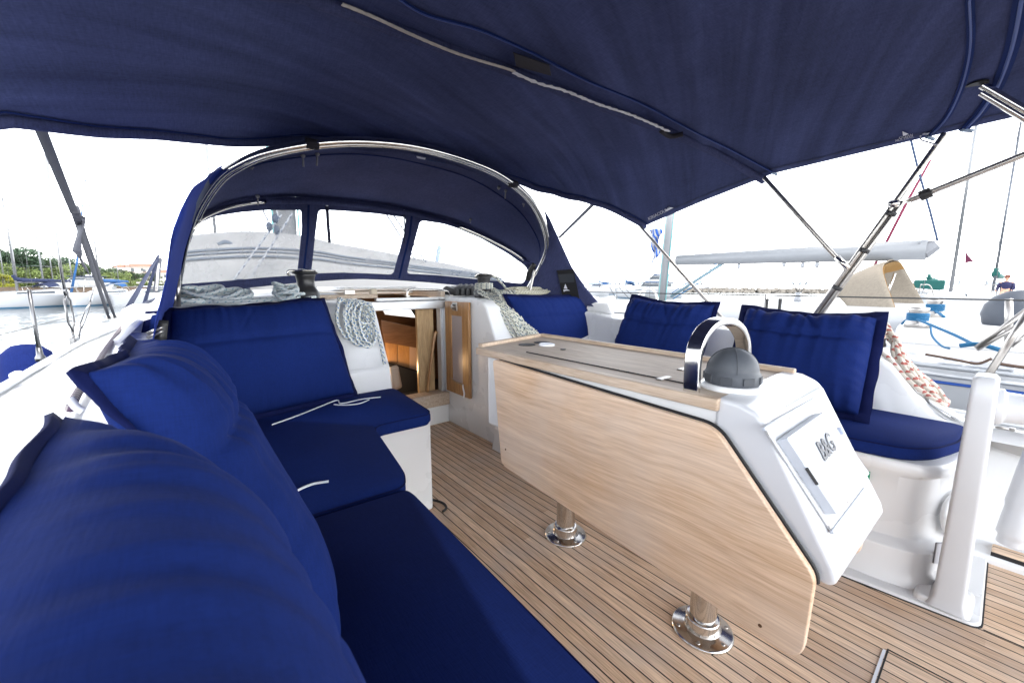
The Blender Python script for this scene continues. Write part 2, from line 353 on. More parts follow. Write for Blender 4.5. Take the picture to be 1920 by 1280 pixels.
GELP=plain('white_moulding',(.60,.605,.62),.35,coat=.2,var=.03,scale=4,bump=.05,bscale=60)
GELM=plain('gelcoat_matt',(.78,.775,.76),.5,var=.03,scale=8,bump=.25,bscale=700)
GELG=plain('grey_plastic',(.50,.53,.58),.4,var=.03,scale=5,bump=.1,bscale=500)
STEEL=plain('polished_steel',(.66,.64,.61),.14,metal=1,var=.03,scale=20,rvar=.05)
STEELR=plain('brushed_steel',(.42,.40,.38),.34,metal=1,var=.08,scale=30,rvar=.1)
ALU=plain('grey_aluminium',(.60,.62,.65),.4,metal=.6,var=.05,scale=14)
BLK=plain('black_plastic',(.018,.018,.02),.45,var=.2,scale=20,bump=.1)
BLKR=plain('winch_black',(.035,.035,.038),.38,metal=.3,var=.2,scale=20)
DGREY=plain('compass_grey',(.065,.072,.085),.55,var=.08,scale=14,bump=.2,bscale=900)
CANV=cloth('navy_canvas',(.060,.070,.155),weave=240,sheen=.05,trans=.24,var=.18,bump=.35,scale=3)
CANVC=cloth('bimini_canvas',(.064,.078,.170),weave=240,sheen=.05,trans=.26,var=.12,bump=.35,scale=3,fold_shade=.22)
CANVB=cloth('navy_canvas_seam',(.010,.022,.10),weave=900,sheen=.2,trans=.02)
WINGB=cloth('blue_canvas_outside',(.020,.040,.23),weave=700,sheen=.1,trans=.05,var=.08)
CUSH=cloth('cushion_blue',(.0070,.0185,.108),weave=420,sheen=.0,var=.09,bump=.5,scale=5)
CUSHD=cloth('cushion_blue_edge',(.005,.0085,.050),weave=500,sheen=.05,var=.06,bump=.3,scale=5)
TEAK=teak_deck('teak_planking',0,.0405,1.0,(.62,.42,.275),(.88,.665,.48))
LEAF=wood('teak_veneer',(.66,.43,.26),(.86,.63,.44),scale=(40,1.5,52),rough=.42,coat=.15,blotch=.42)
TEAKW=wood('weathered_teak',(.42,.33,.25),(.58,.48,.38),scale=(70,3,70),rough=.6)
TEAKX=wood('oiled_teak',(.30,.15,.055),(.48,.27,.11),scale=(60,60,4),rough=.35,coat=.3,blotch=.05)
OAK=wood('light_oak',(.42,.28,.14),(.58,.41,.22),scale=(40,40,3),rough=.4,coat=.3,blotch=.05)
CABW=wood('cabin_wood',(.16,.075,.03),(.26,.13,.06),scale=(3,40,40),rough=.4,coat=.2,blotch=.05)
WHITE=plain('white_line',(.75,.76,.80),.8,var=.05)
LOGO=plain('logo_white',(.62,.63,.70),.7,var=.05)
DARKGAP=plain('caulk',(.012,.012,.014),.6,var=.2)
VINYL,n_,b_=mk('clear_vinyl')
tr_=N(n_,'ShaderNodeBsdfTransparent'); tr_.inputs[0].default_value=(.93,.94,.95,1); df_=N(n_,'ShaderNodeBsdfDiffuse'); df_.inputs[0].default_value=(.7,.72,.75,1); gl_=N(n_,'ShaderNodeBsdfGlossy'); gl_.inputs['Roughness'].default_value=.08
vn=N(n_,'ShaderNodeTexNoise'); vn.inputs['Scale'].default_value=4; vn.inputs['Detail'].default_value=6
vr=N(n_,'ShaderNodeMapRange'); vr.inputs[1].default_value=.35; vr.inputs[2].default_value=.75; vr.inputs[3].default_value=.20; vr.inputs[4].default_value=.42; n_.links.new(vn.outputs[0],vr.inputs[0])
x1=N(n_,'ShaderNodeMixShader'); n_.links.new(vr.outputs[0],x1.inputs[0]); n_.links.new(tr_.outputs[0],x1.inputs[1]); n_.links.new(df_.outputs[0],x1.inputs[2])
x2=N(n_,'ShaderNodeMixShader'); x2.inputs[0].default_value=.05; n_.links.new(x1.outputs[0],x2.inputs[1]); n_.links.new(gl_.outputs[0],x2.inputs[2]); n_.links.new(x2.outputs[0],n_.nodes['Material Output'].inputs[0])
def rpoly(P,r,n=5):
    P=[Vector(p) for p in P]; out=[];L=len(P)
    rr=r if isinstance(r,(list,tuple)) else [r]*L
    for i in range(L):
        a,b,c=P[i-1],P[i],P[(i+1)%L]; q=rr[i]
        if q<=0: out.append(b); continue
        u=(a-b);v=(c-b); q=min(q,u.length*.45,v.length*.45); p0=b+u.normalized()*q; p2=b+v.normalized()*q
        for k in range(n+1):
            t=k/n; out.append(p0*(1-t)**2+b*2*t*(1-t)+p2*t*t)
    return out
def flat(poly,z): return [Vector((p[0],p[1],z)) for p in poly]
# ================================================================= YACHT (own boat) as built-in cockpit
yacht=thing('sailing_yacht','white sailing yacht whose teak-floored cockpit and side deck we sit in','yacht',(1.15,2,-1))
CX=1.155
# sole
b=MB(); b.add(flat([(.25,-1.5),(2.29,-1.5),(2.29,2.64),(.25,2.64)],0),[(0,1,2,3)]); b.build('cockpit_sole',TEAK,yacht)
b=MB(); b.box((-.6,-1.6,-.12),(2.9,2.7,-.03)); b.build('sole_base',GEL,yacht)
# ---- bulkhead boxes port and starboard of the companionway
prof=[(2.02,.30),(2.04,.50),(2.055,.61),(2.068,.62),(2.22,.885),(2.245,.925),(2.29,.952),(2.66,.957),(2.66,.30)]
b=MB(); b.ext([Vector((-.21,y,z)) for y,z in prof],(1.035,0,0)); b.build('port_bulkhead',GEL,yacht,bevel=.014,seg=3)
prof2=[(1.80,0),(1.845,.45),(1.90,.53),(1.99,.64),(2.00,.66),(2.12,.90),(2.17,.945),(2.25,.957),(2.66,.957),(2.66,0)]
b=MB(); b.ext([Vector((1.50,y,z)) for y,z in prof2],(1.20,0,0)); b.build('starboard_bulkhead',GEL,yacht,bevel=.014,seg=3)
# companionway surround
b=MB(); b.box((.80,2.63,0),(1.51,2.70,.145)); b.build('companionway_riser',GEL,yacht,bevel=.006)
b=MB(); b.box((.86,2.60,.147),(1.497,2.72,.245)); b.build('companionway_sill',TEAKW,yacht,bevel=.006)
b=MB(); b.box((1.455,2.64,.245),(1.478,2.70,.905)); b.box((1.478,2.62,.2),(1.4985,2.68,.93)); b.build('companionway_track',ALU,yacht,bevel=.003)
b=MB(); b.box((.83,2.62,.875),(1.4985,2.70,.935)); b.build('companionway_header',ALU,yacht,bevel=.006)
b=MB(); b.ext([(.94,2.625,.245),(.965,2.625,.245),(.925,2.625,.875),(.90,2.625,.875)],(0,.05,0)); b.build('companionway_jamb',OAK,yacht,bevel=.003)
b=MB(); b.ext([(.70,2.64,.145),(.945,2.64,.245),(.91,2.64,.93),(.70,2.64,.93)],(0,.06,0)); b.build('companionway_cheek',GEL,yacht)
# coach roof (around a hatch hole at x .86-1.47, y 2.66-3.2)
def roofz(x,y): 
    u=(x-CX)/1.30; return .957+.055*max(0,min(1,(y-2.6)/.7))-.05*abs(u)**3*(1 if y>2.6 else 1)
b=MB(); xs=[CX+ (i/20-1)*1.30 for i in range(41)]
def roofgrid(x0,x1,y0,y1,n=14,m=10):
    b.grid([[Vector((x0+(x1-x0)*i/n,y0+(y1-y0)*j/m,roofz(x0+(x1-x0)*i/n,y0+(y1-y0)*j/m))) for i in range(n+1)] for j in range(m+1)])
roofgrid(-.15,.86,2.655,7.2); roofgrid(1.47,2.46,2.655,7.2); roofgrid(.86,1.47,3.10,7.2)
b.build('coachroof',GEL,yacht,smooth_=True,solid=.02,off=-1)
b=MB()
for sx in (-1,1):
    x0=CX+sx*1.305
    b.grid([[Vector((x0,y,roofz(x0,y))) for y in (1.9,2.3,2.655,4,5.5,7.2)],[Vector((x0+sx*.10,y,.80)) for y in (1.9,2.3,2.655,4,5.5,7.4)],[Vector((x0+sx*.16,y,.40)) for y in (1.9,2.3,2.655,4,5.5,7.6)]])
b.build('coachroof_side',GEL,yacht,smooth_=True,solid=.02)
# sliding hatch + rails
h=MB(); h.box((.88,3.0,1.005),(1.45,3.75,1.03)); ho=h.build('sliding_hatch',GEL,yacht,bevel=.01)
b=MB(); b.box((1.462,2.64,.958),(1.50,3.5,1.0)); b.build('hatch_rail',TEAKW,yacht,bevel=.006)
b=MB(); b.box((.60,2.655,.958),(1.00,2.72,.985)); b.box((.83,2.72,.958),(.87,3.5,1.0)); b.build('hatch_rail',TEAKW,yacht,bevel=.006)
b=MB(); b.box((.99,2.665,.937),(1.46,2.70,.958)); b.build('hatch_lip',GEL,yacht,bevel=.004)
# coamings
sty=[(2.30,.86),(2.1,.845),(1.8,.805),(1.2,.795),(.6,.785),(.38,.757),(.30,.70),(.21,.575),(.12,.50),(.06,.468),(-.1,.43),(-.6,.41),(-1.5,.41)]
def coam(sx):
    b=MB(); g=[]
    for y,z in sty:
        r=[(1.19,.45),(1.20,.50),(1.235,z-.03),(1.245,z-.006),(1.262,z),(1.36,z+.004),(1.385,z-.012),(1.42,z-.08),(1.47,min(.42,z-.1)),(1.52,.37)]
        g.append([Vector((CX+sx*(x if i>3 or z>.5 else x+ (0 if z>.5 else .03)),y,max(q,.36))) for i,(x,q) in enumerate(r)])
    b.grid(g); return b
coam(1).build('starboard_coaming',GEL,yacht,smooth_=True)
sty=[(2.30,.86),(2.0,.85),(1.2,.84),(.5,.84),(-1.5,.84)]
coam(-1).build('port_coaming',GEL,yacht,smooth_=True)
# side decks + toe rails + hull
rail=[(-2.2,1.9),(-1,2.0),(0,2.06),(1.5,2.09),(3.0,2.08),(4.2,2.02),(5.2,1.93),(6.2,1.80),(7.7,1.53),(9,1.1),(10.2,.45),(10.9,.02)]
railz=[(-2.2,.40),(0,.40),(2,.42),(3.8,.46),(5.2,.55),(7.7,.63),(10.9,.75)]
hw=lambda y: interp(y,rail)
rz_=lambda y: interp(y,railz)
ys=[-2.2+13.1*i/44 for i in range(45)]
for sx,nm in ((-1,'port'),(1,'starboard')):
    k=1.0 if sx<0 else .93
    b=MB(); b.grid([[Vector((CX+sx*min(1.38,hw(y)*k-.02),y,rz_(y)-.0)) , Vector((CX+sx*hw(y)*k*.85,y,rz_(y)-.02)), Vector((CX+sx*hw(y)*k,y,rz_(y)-.04))] for y in ys]); b.build('side_deck',GEL,yacht,smooth_=True)
    b=MB(); b.tube([Vector((CX+sx*hw(y)*k,y,rz_(y)-.015)) for y in ys],.022,seg=6,nrm=(0,0,1)); b.build('toe_rail',ALU,yacht,smooth_=True)
    b=MB(); b.grid([[Vector((CX+sx*hw(y)*k,y,rz_(y)-.03)) for y in ys],[Vector((CX+sx*hw(y)*k*.99,y,-.2)) for y in ys],[Vector((CX+sx*hw(y)*k*.9,y,-.8)) for y in ys],[Vector((CX+sx*hw(y)*k*.6,y,-1.2)) for y in ys]]); b.build('hull',GEL,yacht,smooth_=True)
# foredeck top
b=MB(); b.grid([[Vector((CX-hw(y)*.97,y,rz_(y)-.03)),Vector((CX,y,rz_(y)+.03)),Vector((CX+hw(y)*.93,y,rz_(y)-.03))] for y in ys[31:]]); b.build('foredeck',GEL,yacht,smooth_=True)
# ---- port bench
base=[(-.05,-1.45),(.405,-1.45),(.415,.9),(.43,1.45),(.47,1.55),(.54,1.60),(.83,1.615),(.835,2.06),(-.05,2.06)]
b=MB(); b.prism(flat([(x-.0,y) for x,y in base],-.02),flat(base,.447)); b.build('port_bench',GEL,yacht,bevel=.016,seg=3)
# cockpit drain hose loop
b=MB(); b.tube(smooth([(.835,1.66,.02),(.86,1.64,.012),(.875,1.60,.01),(.865,1.56,.01),(.84,1.545,.01)],6),.006); b.build('drain_hose',BLK,yacht,smooth_=True)
# ---- starboard bench
base=rpoly([(1.50,2.0),(1.50,1.62),(1.80,1.60),(1.872,1.45),(1.872,.24),(1.90,.12),(2.05,.055),(2.42,.02),(2.42,2.0)],[0,.05,.05,.08,.12,.12,.12,.05,0],6)
pl=[(x,y) for x,y,_ in [tuple(p)+(0,) if len(p)==2 else (p[0],p[1],0) for p in base]]
g=MB()
def ring(off,z):
    c=Vector((2.15,1.0)); out=[]
    for x,y in pl:
        ox=-off if x<2.0 else 0; oy=-off if y<.6 else 0
        out.append(Vector((x+ox,y+oy,z)))
    return out
lv=[(.05,-.02),(.045,.03),(.03,.06),(.03,.135),(.012,.15),(0,.16),(-.004,.3),(0,.385),(.022,.405),(.024,.43),(.018,.447)]
rings=[ring(o,z) for o,z in lv]; n=len(pl)
for i in range(len(rings)-1): 
    pass
vs=[p for r in rings for p in r]; fs=[(i*n+k,i*n+(k+1)%n,(i+1)*n+(k+1)%n,(i+1)*n+k) for i in range(len(rings)-1) for k in range(n)]+[[(len(rings)-1)*n+k for k in range(n)]]
g.add(vs,fs); g.build('starboard_bench',GEL,yacht,smooth_=True,bevel=.004,angle=50)
# locker pad, raised moulding under helm column
pad=rpoly([(1.765,.30),(1.79,.08),(1.806,-.055),(2.30,-.055),(2.30,.4),(1.9,.4)],[.02,.02,.035,.01,0,0])
b=MB(); b.prism(flat(pad,-.01),flat(pad,.012)); b.build('floor_flange',GEL,yacht,bevel=.006,seg=3)
b=MB(); b.prism(flat([(p[0]-.004,p[1]-.004) for p in pad],-.01),flat([(p[0]-.004,p[1]-.004) for p in pad],.0025)); b.build('caulk_seam',DARKGAP,yacht)
pd=rpoly([(1.80,.10),(1.815,-.035),(1.97,-.04),(1.97,.10)],.03)
b=MB(); b.prism(flat(pd,.01),flat([(p[0]*.97+.055,p[1]*.9+.003) for p in pd],.035)); b.build('column_pad',GEL,yacht,bevel=.008,seg=3)
# aft quarter locker with teak tread
b=MB(); b.ext([(2.285,0,-.02),(2.285,0,.03),(2.36,0,.036),(2.37,0,.05),(2.50,0,.43),(2.62,0,.445),(2.62,0,-.02)],(0,-1.5,0)); b.build('quarter_locker',GEL,yacht,bevel=.015,seg=3)
T2=TEAK
b=MB(); b.box((2.300,-1.4,.03),(2.365,-.062,.052)); b.build('teak_tread',T2,yacht,bevel=.006)
b=MB(); b.box((2.295,-1.4,.024),(2.300,-.060,.044)); b.build('tread_gap',DARKGAP,yacht)
b=MB(); b.box((1.813,-1.4,.0005),(1.816,-.06,.002)); b.build('caulk_seam',DARKGAP,yacht)
# bulge in the corner beside bench + inspection hatch + plate
b=MB(); b.lathe([(.085,0),(.085,.01),(.075,.018),(.001,.02)],onx(1795,965,2.06)-Vector((0,0,0)),axis=(-.5,-1,.15),seg=32); b.build('inspection_cover',GEL,yacht,smooth_=True,bevel=.002)
sg=MB(); p=[onx(1752,1020,1.93),onx(1765,1010,1.98),onx(1765,1050,1.98),onx(1749,1058,1.93)]
# safety plate and lifebuoy sticker
o1=onx(1750,1055,1.92); ux=Vector((.75,-.62,0)).normalized()*.055; uz=Vector((0,0,1))*.075
nn=ux.cross(uz).normalized()
b=MB(); b.ext([o1,o1+ux,o1+ux+uz,o1+uz],nn*.003); pl_=b.build('instruction_plate',WHITE,yacht)
b=MB()
for a0,a1 in ((o1+uz,o1+ux+uz),(o1,o1+uz)): b.tube([a0-nn*.001,a1-nn*.001],.0022,seg=4)
for i in range(6):
    q=o1+uz*(.82-i*.12)+ux*.15; b.tube([q-nn*.0006,q+ux*(.72-.1*(i%3))-nn*.0006],.0010,seg=4)
b.build('plate_print',plain('print_grey',(.25,.25,.27),.7),pl_)
GREEN=plain('sign_green',(.0,.30,.14),.5,var=.03)
p0=onx(1609,880,1.862); p1=onx(1632,884,1.862); p2=onx(1630,901,1.862); p3=onx(1607,896,1.862)
b=MB(); b.ext([p0,p1,p2,p3],(-.002,0,0)); st=b.build('safety_sticker',GREEN,yacht)
cc=(p0+p1+p2+p3)/4
b=MB(); b.lathe([(.011,0),(.011,.001)],cc+Vector((-.0035,0,-.001)),axis=(-1,0,0),seg=20); b.build('sticker_mark',WHITE,st)
# coaming hatch (liferaft / throttle panel) on starboard coaming top
def panel_on(pts,h,name,mat,up=Vector((0,0,1)),bev=.004,par=yacht):
    b=MB(); b.ext(pts,up*h); return b.build(name,mat,par,bevel=bev,seg=3)
cp=[onx(1788,668+90,2.47),onx(1806,752+5,2.52),onx(1778,720+30,2.52)]
# floor hatch seam
b=MB(); b.box((.9,.109,.0006),(1.498,.113,.0022)); b.box((1.4945,-1.4,.0006),(1.4975,.113,.0022)); fh=b.build('floor_hatch_seam',DARKGAP,yacht)
b=MB(); b.box((.9,.1145,.0006),(1.485,.121,.003)); b.build('hatch_edge_strip',WHITE,yacht)
# ---- cabin interior
b=MB()
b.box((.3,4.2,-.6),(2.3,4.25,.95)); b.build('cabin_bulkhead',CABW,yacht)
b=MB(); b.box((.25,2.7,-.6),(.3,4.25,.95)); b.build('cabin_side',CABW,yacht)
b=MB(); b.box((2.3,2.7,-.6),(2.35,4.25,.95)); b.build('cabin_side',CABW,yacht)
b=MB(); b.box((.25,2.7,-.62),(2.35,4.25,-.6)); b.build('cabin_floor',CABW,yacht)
# cabin pieces seen through the opening (y ~3.4)
Y=3.3
def quad_y(px,y,d,name,mat,par=yacht,bev=.003):
    b=MB(); b.ext([ony(a,c,y) for a,c in px],(0,d,0)); return b.build(name,mat,par,bevel=bev)
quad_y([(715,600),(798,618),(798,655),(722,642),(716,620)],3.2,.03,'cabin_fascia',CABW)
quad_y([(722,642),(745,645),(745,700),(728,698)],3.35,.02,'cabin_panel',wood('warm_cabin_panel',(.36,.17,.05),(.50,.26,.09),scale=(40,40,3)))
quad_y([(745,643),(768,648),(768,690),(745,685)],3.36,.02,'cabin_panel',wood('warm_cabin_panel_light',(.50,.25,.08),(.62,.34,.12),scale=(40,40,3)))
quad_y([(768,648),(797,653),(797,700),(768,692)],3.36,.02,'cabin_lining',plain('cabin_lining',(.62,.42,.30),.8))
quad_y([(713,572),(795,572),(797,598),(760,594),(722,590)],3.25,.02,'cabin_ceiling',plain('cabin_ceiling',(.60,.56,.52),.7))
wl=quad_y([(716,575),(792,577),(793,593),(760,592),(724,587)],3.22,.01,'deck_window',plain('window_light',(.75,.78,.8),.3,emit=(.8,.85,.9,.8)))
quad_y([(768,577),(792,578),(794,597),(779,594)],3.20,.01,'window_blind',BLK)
ox=OAK
b=MB(); b.box((1.315,2.74,-.2),(1.45,2.77,.87)); b.build('companionway_post',OAK,yacht,bevel=.004)
b=MB(); b.tube(smooth([ony(802,735,2.70),ony(808,680,2.70),ony(815,630,2.70),ony(819,622,2.70)],6),.012); b.build('companionway_handrail',TEAKX,yacht,smooth_=True)
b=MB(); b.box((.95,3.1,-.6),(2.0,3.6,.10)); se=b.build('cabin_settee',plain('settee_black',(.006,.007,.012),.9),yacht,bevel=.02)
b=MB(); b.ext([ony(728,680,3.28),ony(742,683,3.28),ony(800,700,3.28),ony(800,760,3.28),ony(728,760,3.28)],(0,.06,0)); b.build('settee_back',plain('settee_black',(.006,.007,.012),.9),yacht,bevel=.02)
cl=bpy.data.lights.new('cabin_lamp','POINT'); cl.energy=1.1; cl.color=(1,.62,.3); cl.shadow_soft_size=.04
clo=bpy.data.objects.new('cabin_lamp',cl); COL.objects.link(clo); clo.location=(1.15,3.12,.35)
# cabin cushion
b=MB(); q=[ony(a,c,3.05) for a,c in ((731,690),(748,684),(756,727),(741,733),(733,725))]; b.ext(q,(0,.05,0)); cc_=b.build('throw_pillow',plain('pillow_beige',(.5,.46,.42),.9),None,bevel=.02,seg=3); tag(cc_,'small beige throw pillow on the black settee inside the companionway','pillow')
# ---- companionway door open against starboard side (x=1.497 plane)
door=thing('companionway_door','oiled teak companionway door standing open with a frosted panel','door',(1.49,2.6,.25))
zt,zb=.93,.262; y0,y1=2.60,2.285
def fr(ya,yb,za,zb_): return MB().box((1.470,min(ya,yb),min(za,zb_)),(1.492,max(ya,yb),max(za,zb_)))
fr(y0,y0-.085,zb,zt).build('door_stile',TEAKX,door,bevel=.004)
fr(y1,y1+.085,zb,zt).build('door_stile',TEAKX,door,bevel=.004)
fr(y0-.0855,y1+.0855,zt-.10,zt).build('door_rail',TEAKX,door,bevel=.004)
fr(y0-.0855,y1+.0855,zb,zb+.09).build('door_rail',TEAKX,door,bevel=.004)
b=MB(); b.box((1.478,y1+.08,zb+.08),(1.486,y0-.08,zt-.09)); b.build('door_panel',plain('frosted_acrylic',(.40,.34,.33),.35,var=.1,scale=3),door)
b=MB(); b.box((1.462,2.42,.865),(1.470,2.48,.925)); b.lathe([(.018,0),(.018,.02),(.010,.024)],(1.462,2.45,.895),axis=(-1,0,0),seg=16); b.build('lock',STEELR,door,bevel=.002)
b=MB(); b.tube(smooth([(1.466,2.36,.35),(1.455,2.34,.33),(1.46,2.335,.29),(1.455,2.34,.262)],5),.006); b.build('cord',WHITE,door,smooth_=True)
b=MB(); b.tube(smooth([(1.466,2.52,.37),(1.462,2.44,.352),(1.462,2.36,.35)],5),.004); b.build('cord',plain('cord_tan',(.35,.28,.2),.8),door,smooth_=True)
# ================================================================= CUSHIONS
def nz(x,y,z=0): return noise.noise(Vector((x,y,z)))
def seatcush(poly,z0,z1,label,r=.03):
    b=MB(); P=rpoly([(x,y,0) for x,y in poly],r,4); n=len(P)
    cen=sum((Vector(p) for p in P),Vector())/n
    rings=[]
    for ins,z in ((.012,z0),(.0,z0+.012),(0,z1-.02),(.006,z1-.008),(.018,z1)):
        rings.append([Vector((p.x,p.y,z))+((cen-p).normalized()*ins) for p in P])
    vs=[p for q in rings for p in q]; fs=[(i*n+k,i*n+(k+1)%n,(i+1)*n+(k+1)%n,(i+1)*n+k) for i in range(4) for k in range(n)]
    b.add(vs,fs); b.add(rings[-1],[list(range(n))]); b.add(rings[0],[list(range(n))[::-1]])
    pp=[p_ for p_ in rings[3]]
    o=b.build('seat_cushion',CUSH,None,smooth_=True)
    b2=MB(); b2.tube([p_+Vector((0,0,.001)) for p_ in pp],.0028,seg=6,closed=True); b2.build('seam_piping',CUSHD,o,smooth_=True)
    tag(o,label,'seat cushion','flat blue cockpit seat cushions'); 
    return o
seatcush([(.05,-1.3),(.395,-1.3),(.405,.3),(.425,.95),(.42,.985),(.05,1.005)],.45,.502,'long flat blue seat cushion on the port bench nearest the camera',.02)
seatcush([(.05,1.009),(.425,.99),(.455,1.06),(.50,1.35),(.515,1.47),(.56,1.53),(.775,1.52),(.80,1.56),(.828,2.0),(.815,2.035),(.05,2.03)],.45,.503,'L-shaped flat blue seat cushion at the forward end of the port bench',.03)
seatcush([(1.835,2.0),(1.835,.30),(1.865,.16),(1.95,.095),(2.1,.05),(2.33,.045),(2.345,.07),(2.345,2.0)],.45,.502,'flat blue seat cushion on the starboard bench behind the cockpit table',.04)
def pillow(BL,BR,TR,TL,t,label,seed=0,flange=.035,seamv=.68,wr=.006,nx=120,ny=70,peak=0,tie=None,radial=1.0,dark=False,back=None,puff=1.0,sag=.012):
    """quilted back cushion: BL..TL corners of its flat back plane, bulging along the normal"""
    BL,BR,TR,TL=[Vector(p) for p in (BL,BR,TR,TL)]
    nrm=(BR-BL).cross(TL-BL).normalized()
    if nrm.dot(C0-BL)<0: nrm=-nrm
    if back is not None and nrm.dot(Vector(back))<0: nrm=-nrm
    root=thing('back_cushion',label,'cushion',tuple((BL+BR)/2),'loose blue back cushions round the cockpit')
    W=(BR-BL).length;H=(TL-BL).length
    def P(u,v): return (BL*(1-u)+BR*u)*(1-v)+(TL*(1-u)+TR*u)*v
    def prof(u,v):
        a=max(0,1-abs(2*u-1)**4.5)**.5; c=max(0,1-abs(2*v-1)**4.5)**.5
        s=a*c
        d=abs(v-seamv)*H; crease=.80+.20*min(1,d/.03)**.6
        return s*crease
    def wrk(u,v):
        e=min(u,1-u)*W; f=min(v,1-v)*H; k=0
        k+=nz(v*H*46+seed*3.1,u*W*3,seed)*math.exp(-e/.05)*1.2+nz(v*H*20,u*W*3,seed+3)*math.exp(-e/.11)*.6     # folds running in from the sides
        k+=nz(u*W*46+seed*1.7,v*H*3,seed+9)*math.exp(-f/.05)*1.2+nz(u*W*20,v*H*3,seed+5)*math.exp(-f/.11)*.6
        ds=abs(v-seamv)*H; k+=nz(u*W*20,seed+4,v*H*3)*math.exp(-ds/.05)*.9
        ft=(1-v)*H; k+=nz(u*W*34+seed*2.3+.35*math.sin(v*5),v*H*1.6,seed+21)*math.exp(-ft/.15)*1.7
        k+=nz(u*W*4+seed,v*H*4,seed*2)*.5
        q=abs((u-.5)*W*1.4+(1-v)*H*.8*(1 if seed%2 else -1)); k-=math.exp(-(q/.012)**2)*(v>seamv)*.9*min(1,(v-seamv)*6)
        return k*wr*radial
    front=[];bk=[]
    for j in range(ny+1):
        v=j/ny; r=[];rb=[]
        for i in range(nx+1):
            u=i/nx
            uu=.5+.5*math.copysign(abs(2*u-1)**.8,2*u-1); vv=.5+.5*math.copysign(abs(2*v-1)**.8,2*v-1)
            s=prof(uu,vv); p=P(uu,vv)+nrm*(t*.25)
            sink=(TL-BL).normalized()*(-sag*(1-abs(2*uu-1)**1.5)*vv)
            edge=min(1,s*3)
            r.append(p+sink+nrm*(s*t*.75*puff+wrk(uu,vv)*edge)); rb.append(p+sink-nrm*(s*t*.25))
        front.append(r); bk.append(rb)
    b=MB(); b.grid(front); b.grid([q[::-1] for q in bk]); b.build('cushion_body',CUSH,root,smooth_=True)
    # border flap: wavy flange all round
    m_=MB(); loop_in=[];loop_out=[]
    K=60
    def per(s):
        s=s%4
        if s<1: return s,0
        if s<2: return 1,s-1
        if s<3: return 3-s,1
        return 0,4-s
    for k in range(4*K):
        u,v=per(k/K); c=P(.5,.5); p=P(u,v)
        du=(u-.5)*2; dv=(v-.5)*2
        o_=((BR-BL).normalized()*(1 if abs(du)>=1-1e-6 else 0)*math.copysign(1,du)+(TL-BL).normalized()*(1 if abs(dv)>=1-1e-6 else 0)*math.copysign(1,dv))
        wv=nz(k*.17+seed,seed*1.3,.5)*.012+nz(k*.05,seed,2)*.012
        base=p+nrm*t*.25+(TL-BL).normalized()*(-sag*(1-abs(du)**1.5)*v)
        loop_in.append(base-o_*.012); loop_out.append(base+o_*flange*(1+.2*nz(k*.1,seed,4))+nrm*(wv-.006))
    n=len(loop_in); vs=loop_in+loop_out; m_.add(vs,[(k,(k+1)%n,n+(k+1)%n,n+k) for k in range(n)])
    m_.build('border_flap',CUSHD,root,smooth_=True,solid=.006,off=0)
    return root
# port forward cushion leaning on the port bulkhead
pillow((-.10,1.86,.505),(.60,2.00,.505),(.525,2.19,.955),(-.055,2.20,.925),.10,'wide blue back cushion leaning on the white port bulkhead below the coiled blue rope',seed=1,wr=.004,flange=.02,seamv=.62)
pillow((-.20,1.93,.52),(.50,2.07,.52),(.48,2.26,.965),(-.12,2.26,.915),.06,'dark blue back cushion tucked behind the wide one at the port bulkhead',seed=11,wr=.003,flange=.02)
# port side cushions leaning on the coaming
pillow((.07,.50,.50),(.055,.96,.50),(-.105,1.01,.935),(-.13,.70,.93),.13,'puffy blue back cushion on the port bench between the forward cushion and the nearest one',seed=3,wr=.0085,flange=.012)
pillow((.03,-.30,.46),(.005,.43,.48),(-.125,.50,.925),(-.13,-.30,.90),.15,'very large blurred blue back cushion nearest the camera at lower left',seed=4,wr=.009,flange=.006,nx=160)
# starboard cushions
pillow((1.90,2.02,.50),(2.62,2.05,.50),(2.42,2.16,.955),(1.67,2.14,.965),.08,'small blue back cushion beside the hanging grey rope at the starboard bulkhead',seed=5,wr=.003,flange=.02)
pillow((2.15,1.60,.51),(2.16,1.06,.51),(2.32,1.03,.925),(2.31,1.55,.955),.15,'blue back cushion behind the steel grab handle on the starboard bench',seed=6,wr=.013,sag=.028,flange=.022)
pillow((2.08,.82,.505),(2.10,.335,.505),(2.33,.35,.885),(2.34,.87,.895),.155,'creased blue back cushion at the aft end of the starboard bench beside the red rope',seed=8,wr=.014,sag=.028,flange=.035)
# ================================================================= COCKPIT TABLE
table=thing('cockpit_table','teak drop-leaf cockpit table with a white instrument pod and two steel legs','table',(1.15,.8,0))
zt=.786
top=[(.93,.40),(.93,1.37),(.955,1.40),(1.395,1.50),(1.41,1.48),(1.40,.40)]
b=MB(); b.prism(flat(top,zt-.022),flat(top,zt)); tt=b.build('table_top',TEAKW,table,bevel=.003)
# fiddle rails
LIP=wood('teak_lip',(.46,.34,.24),(.64,.50,.37),scale=(60,2.5,60),rough=.5)
def bar(a,c,w_,z0,z1,name,mat,par,bev=.004):
    a=Vector((*a,0));c=Vector((*c,0)); t=(c-a).normalized(); s_=Vector((-t.y,t.x,0))*w_
    b=MB(); b.prism([p+Vector((0,0,z0)) for p in (a,c,c+s_,a+s_)],[p+Vector((0,0,z1)) for p in (a,c,c+s_,a+s_)]); return b.build(name,mat,par,bevel=bev)
bar((.925,.395),(.925,1.385),-.030,zt-.026,zt+.003,'table_fiddle',LIP,table)
bar((.955,1.412),(1.398,1.512),-.024,zt-.03,zt+.014,'table_fiddle',LIP,table)
bar((1.422,1.50),(1.410,.38),-.022,zt-.03,zt+.014,'table_fiddle',LIP,table)
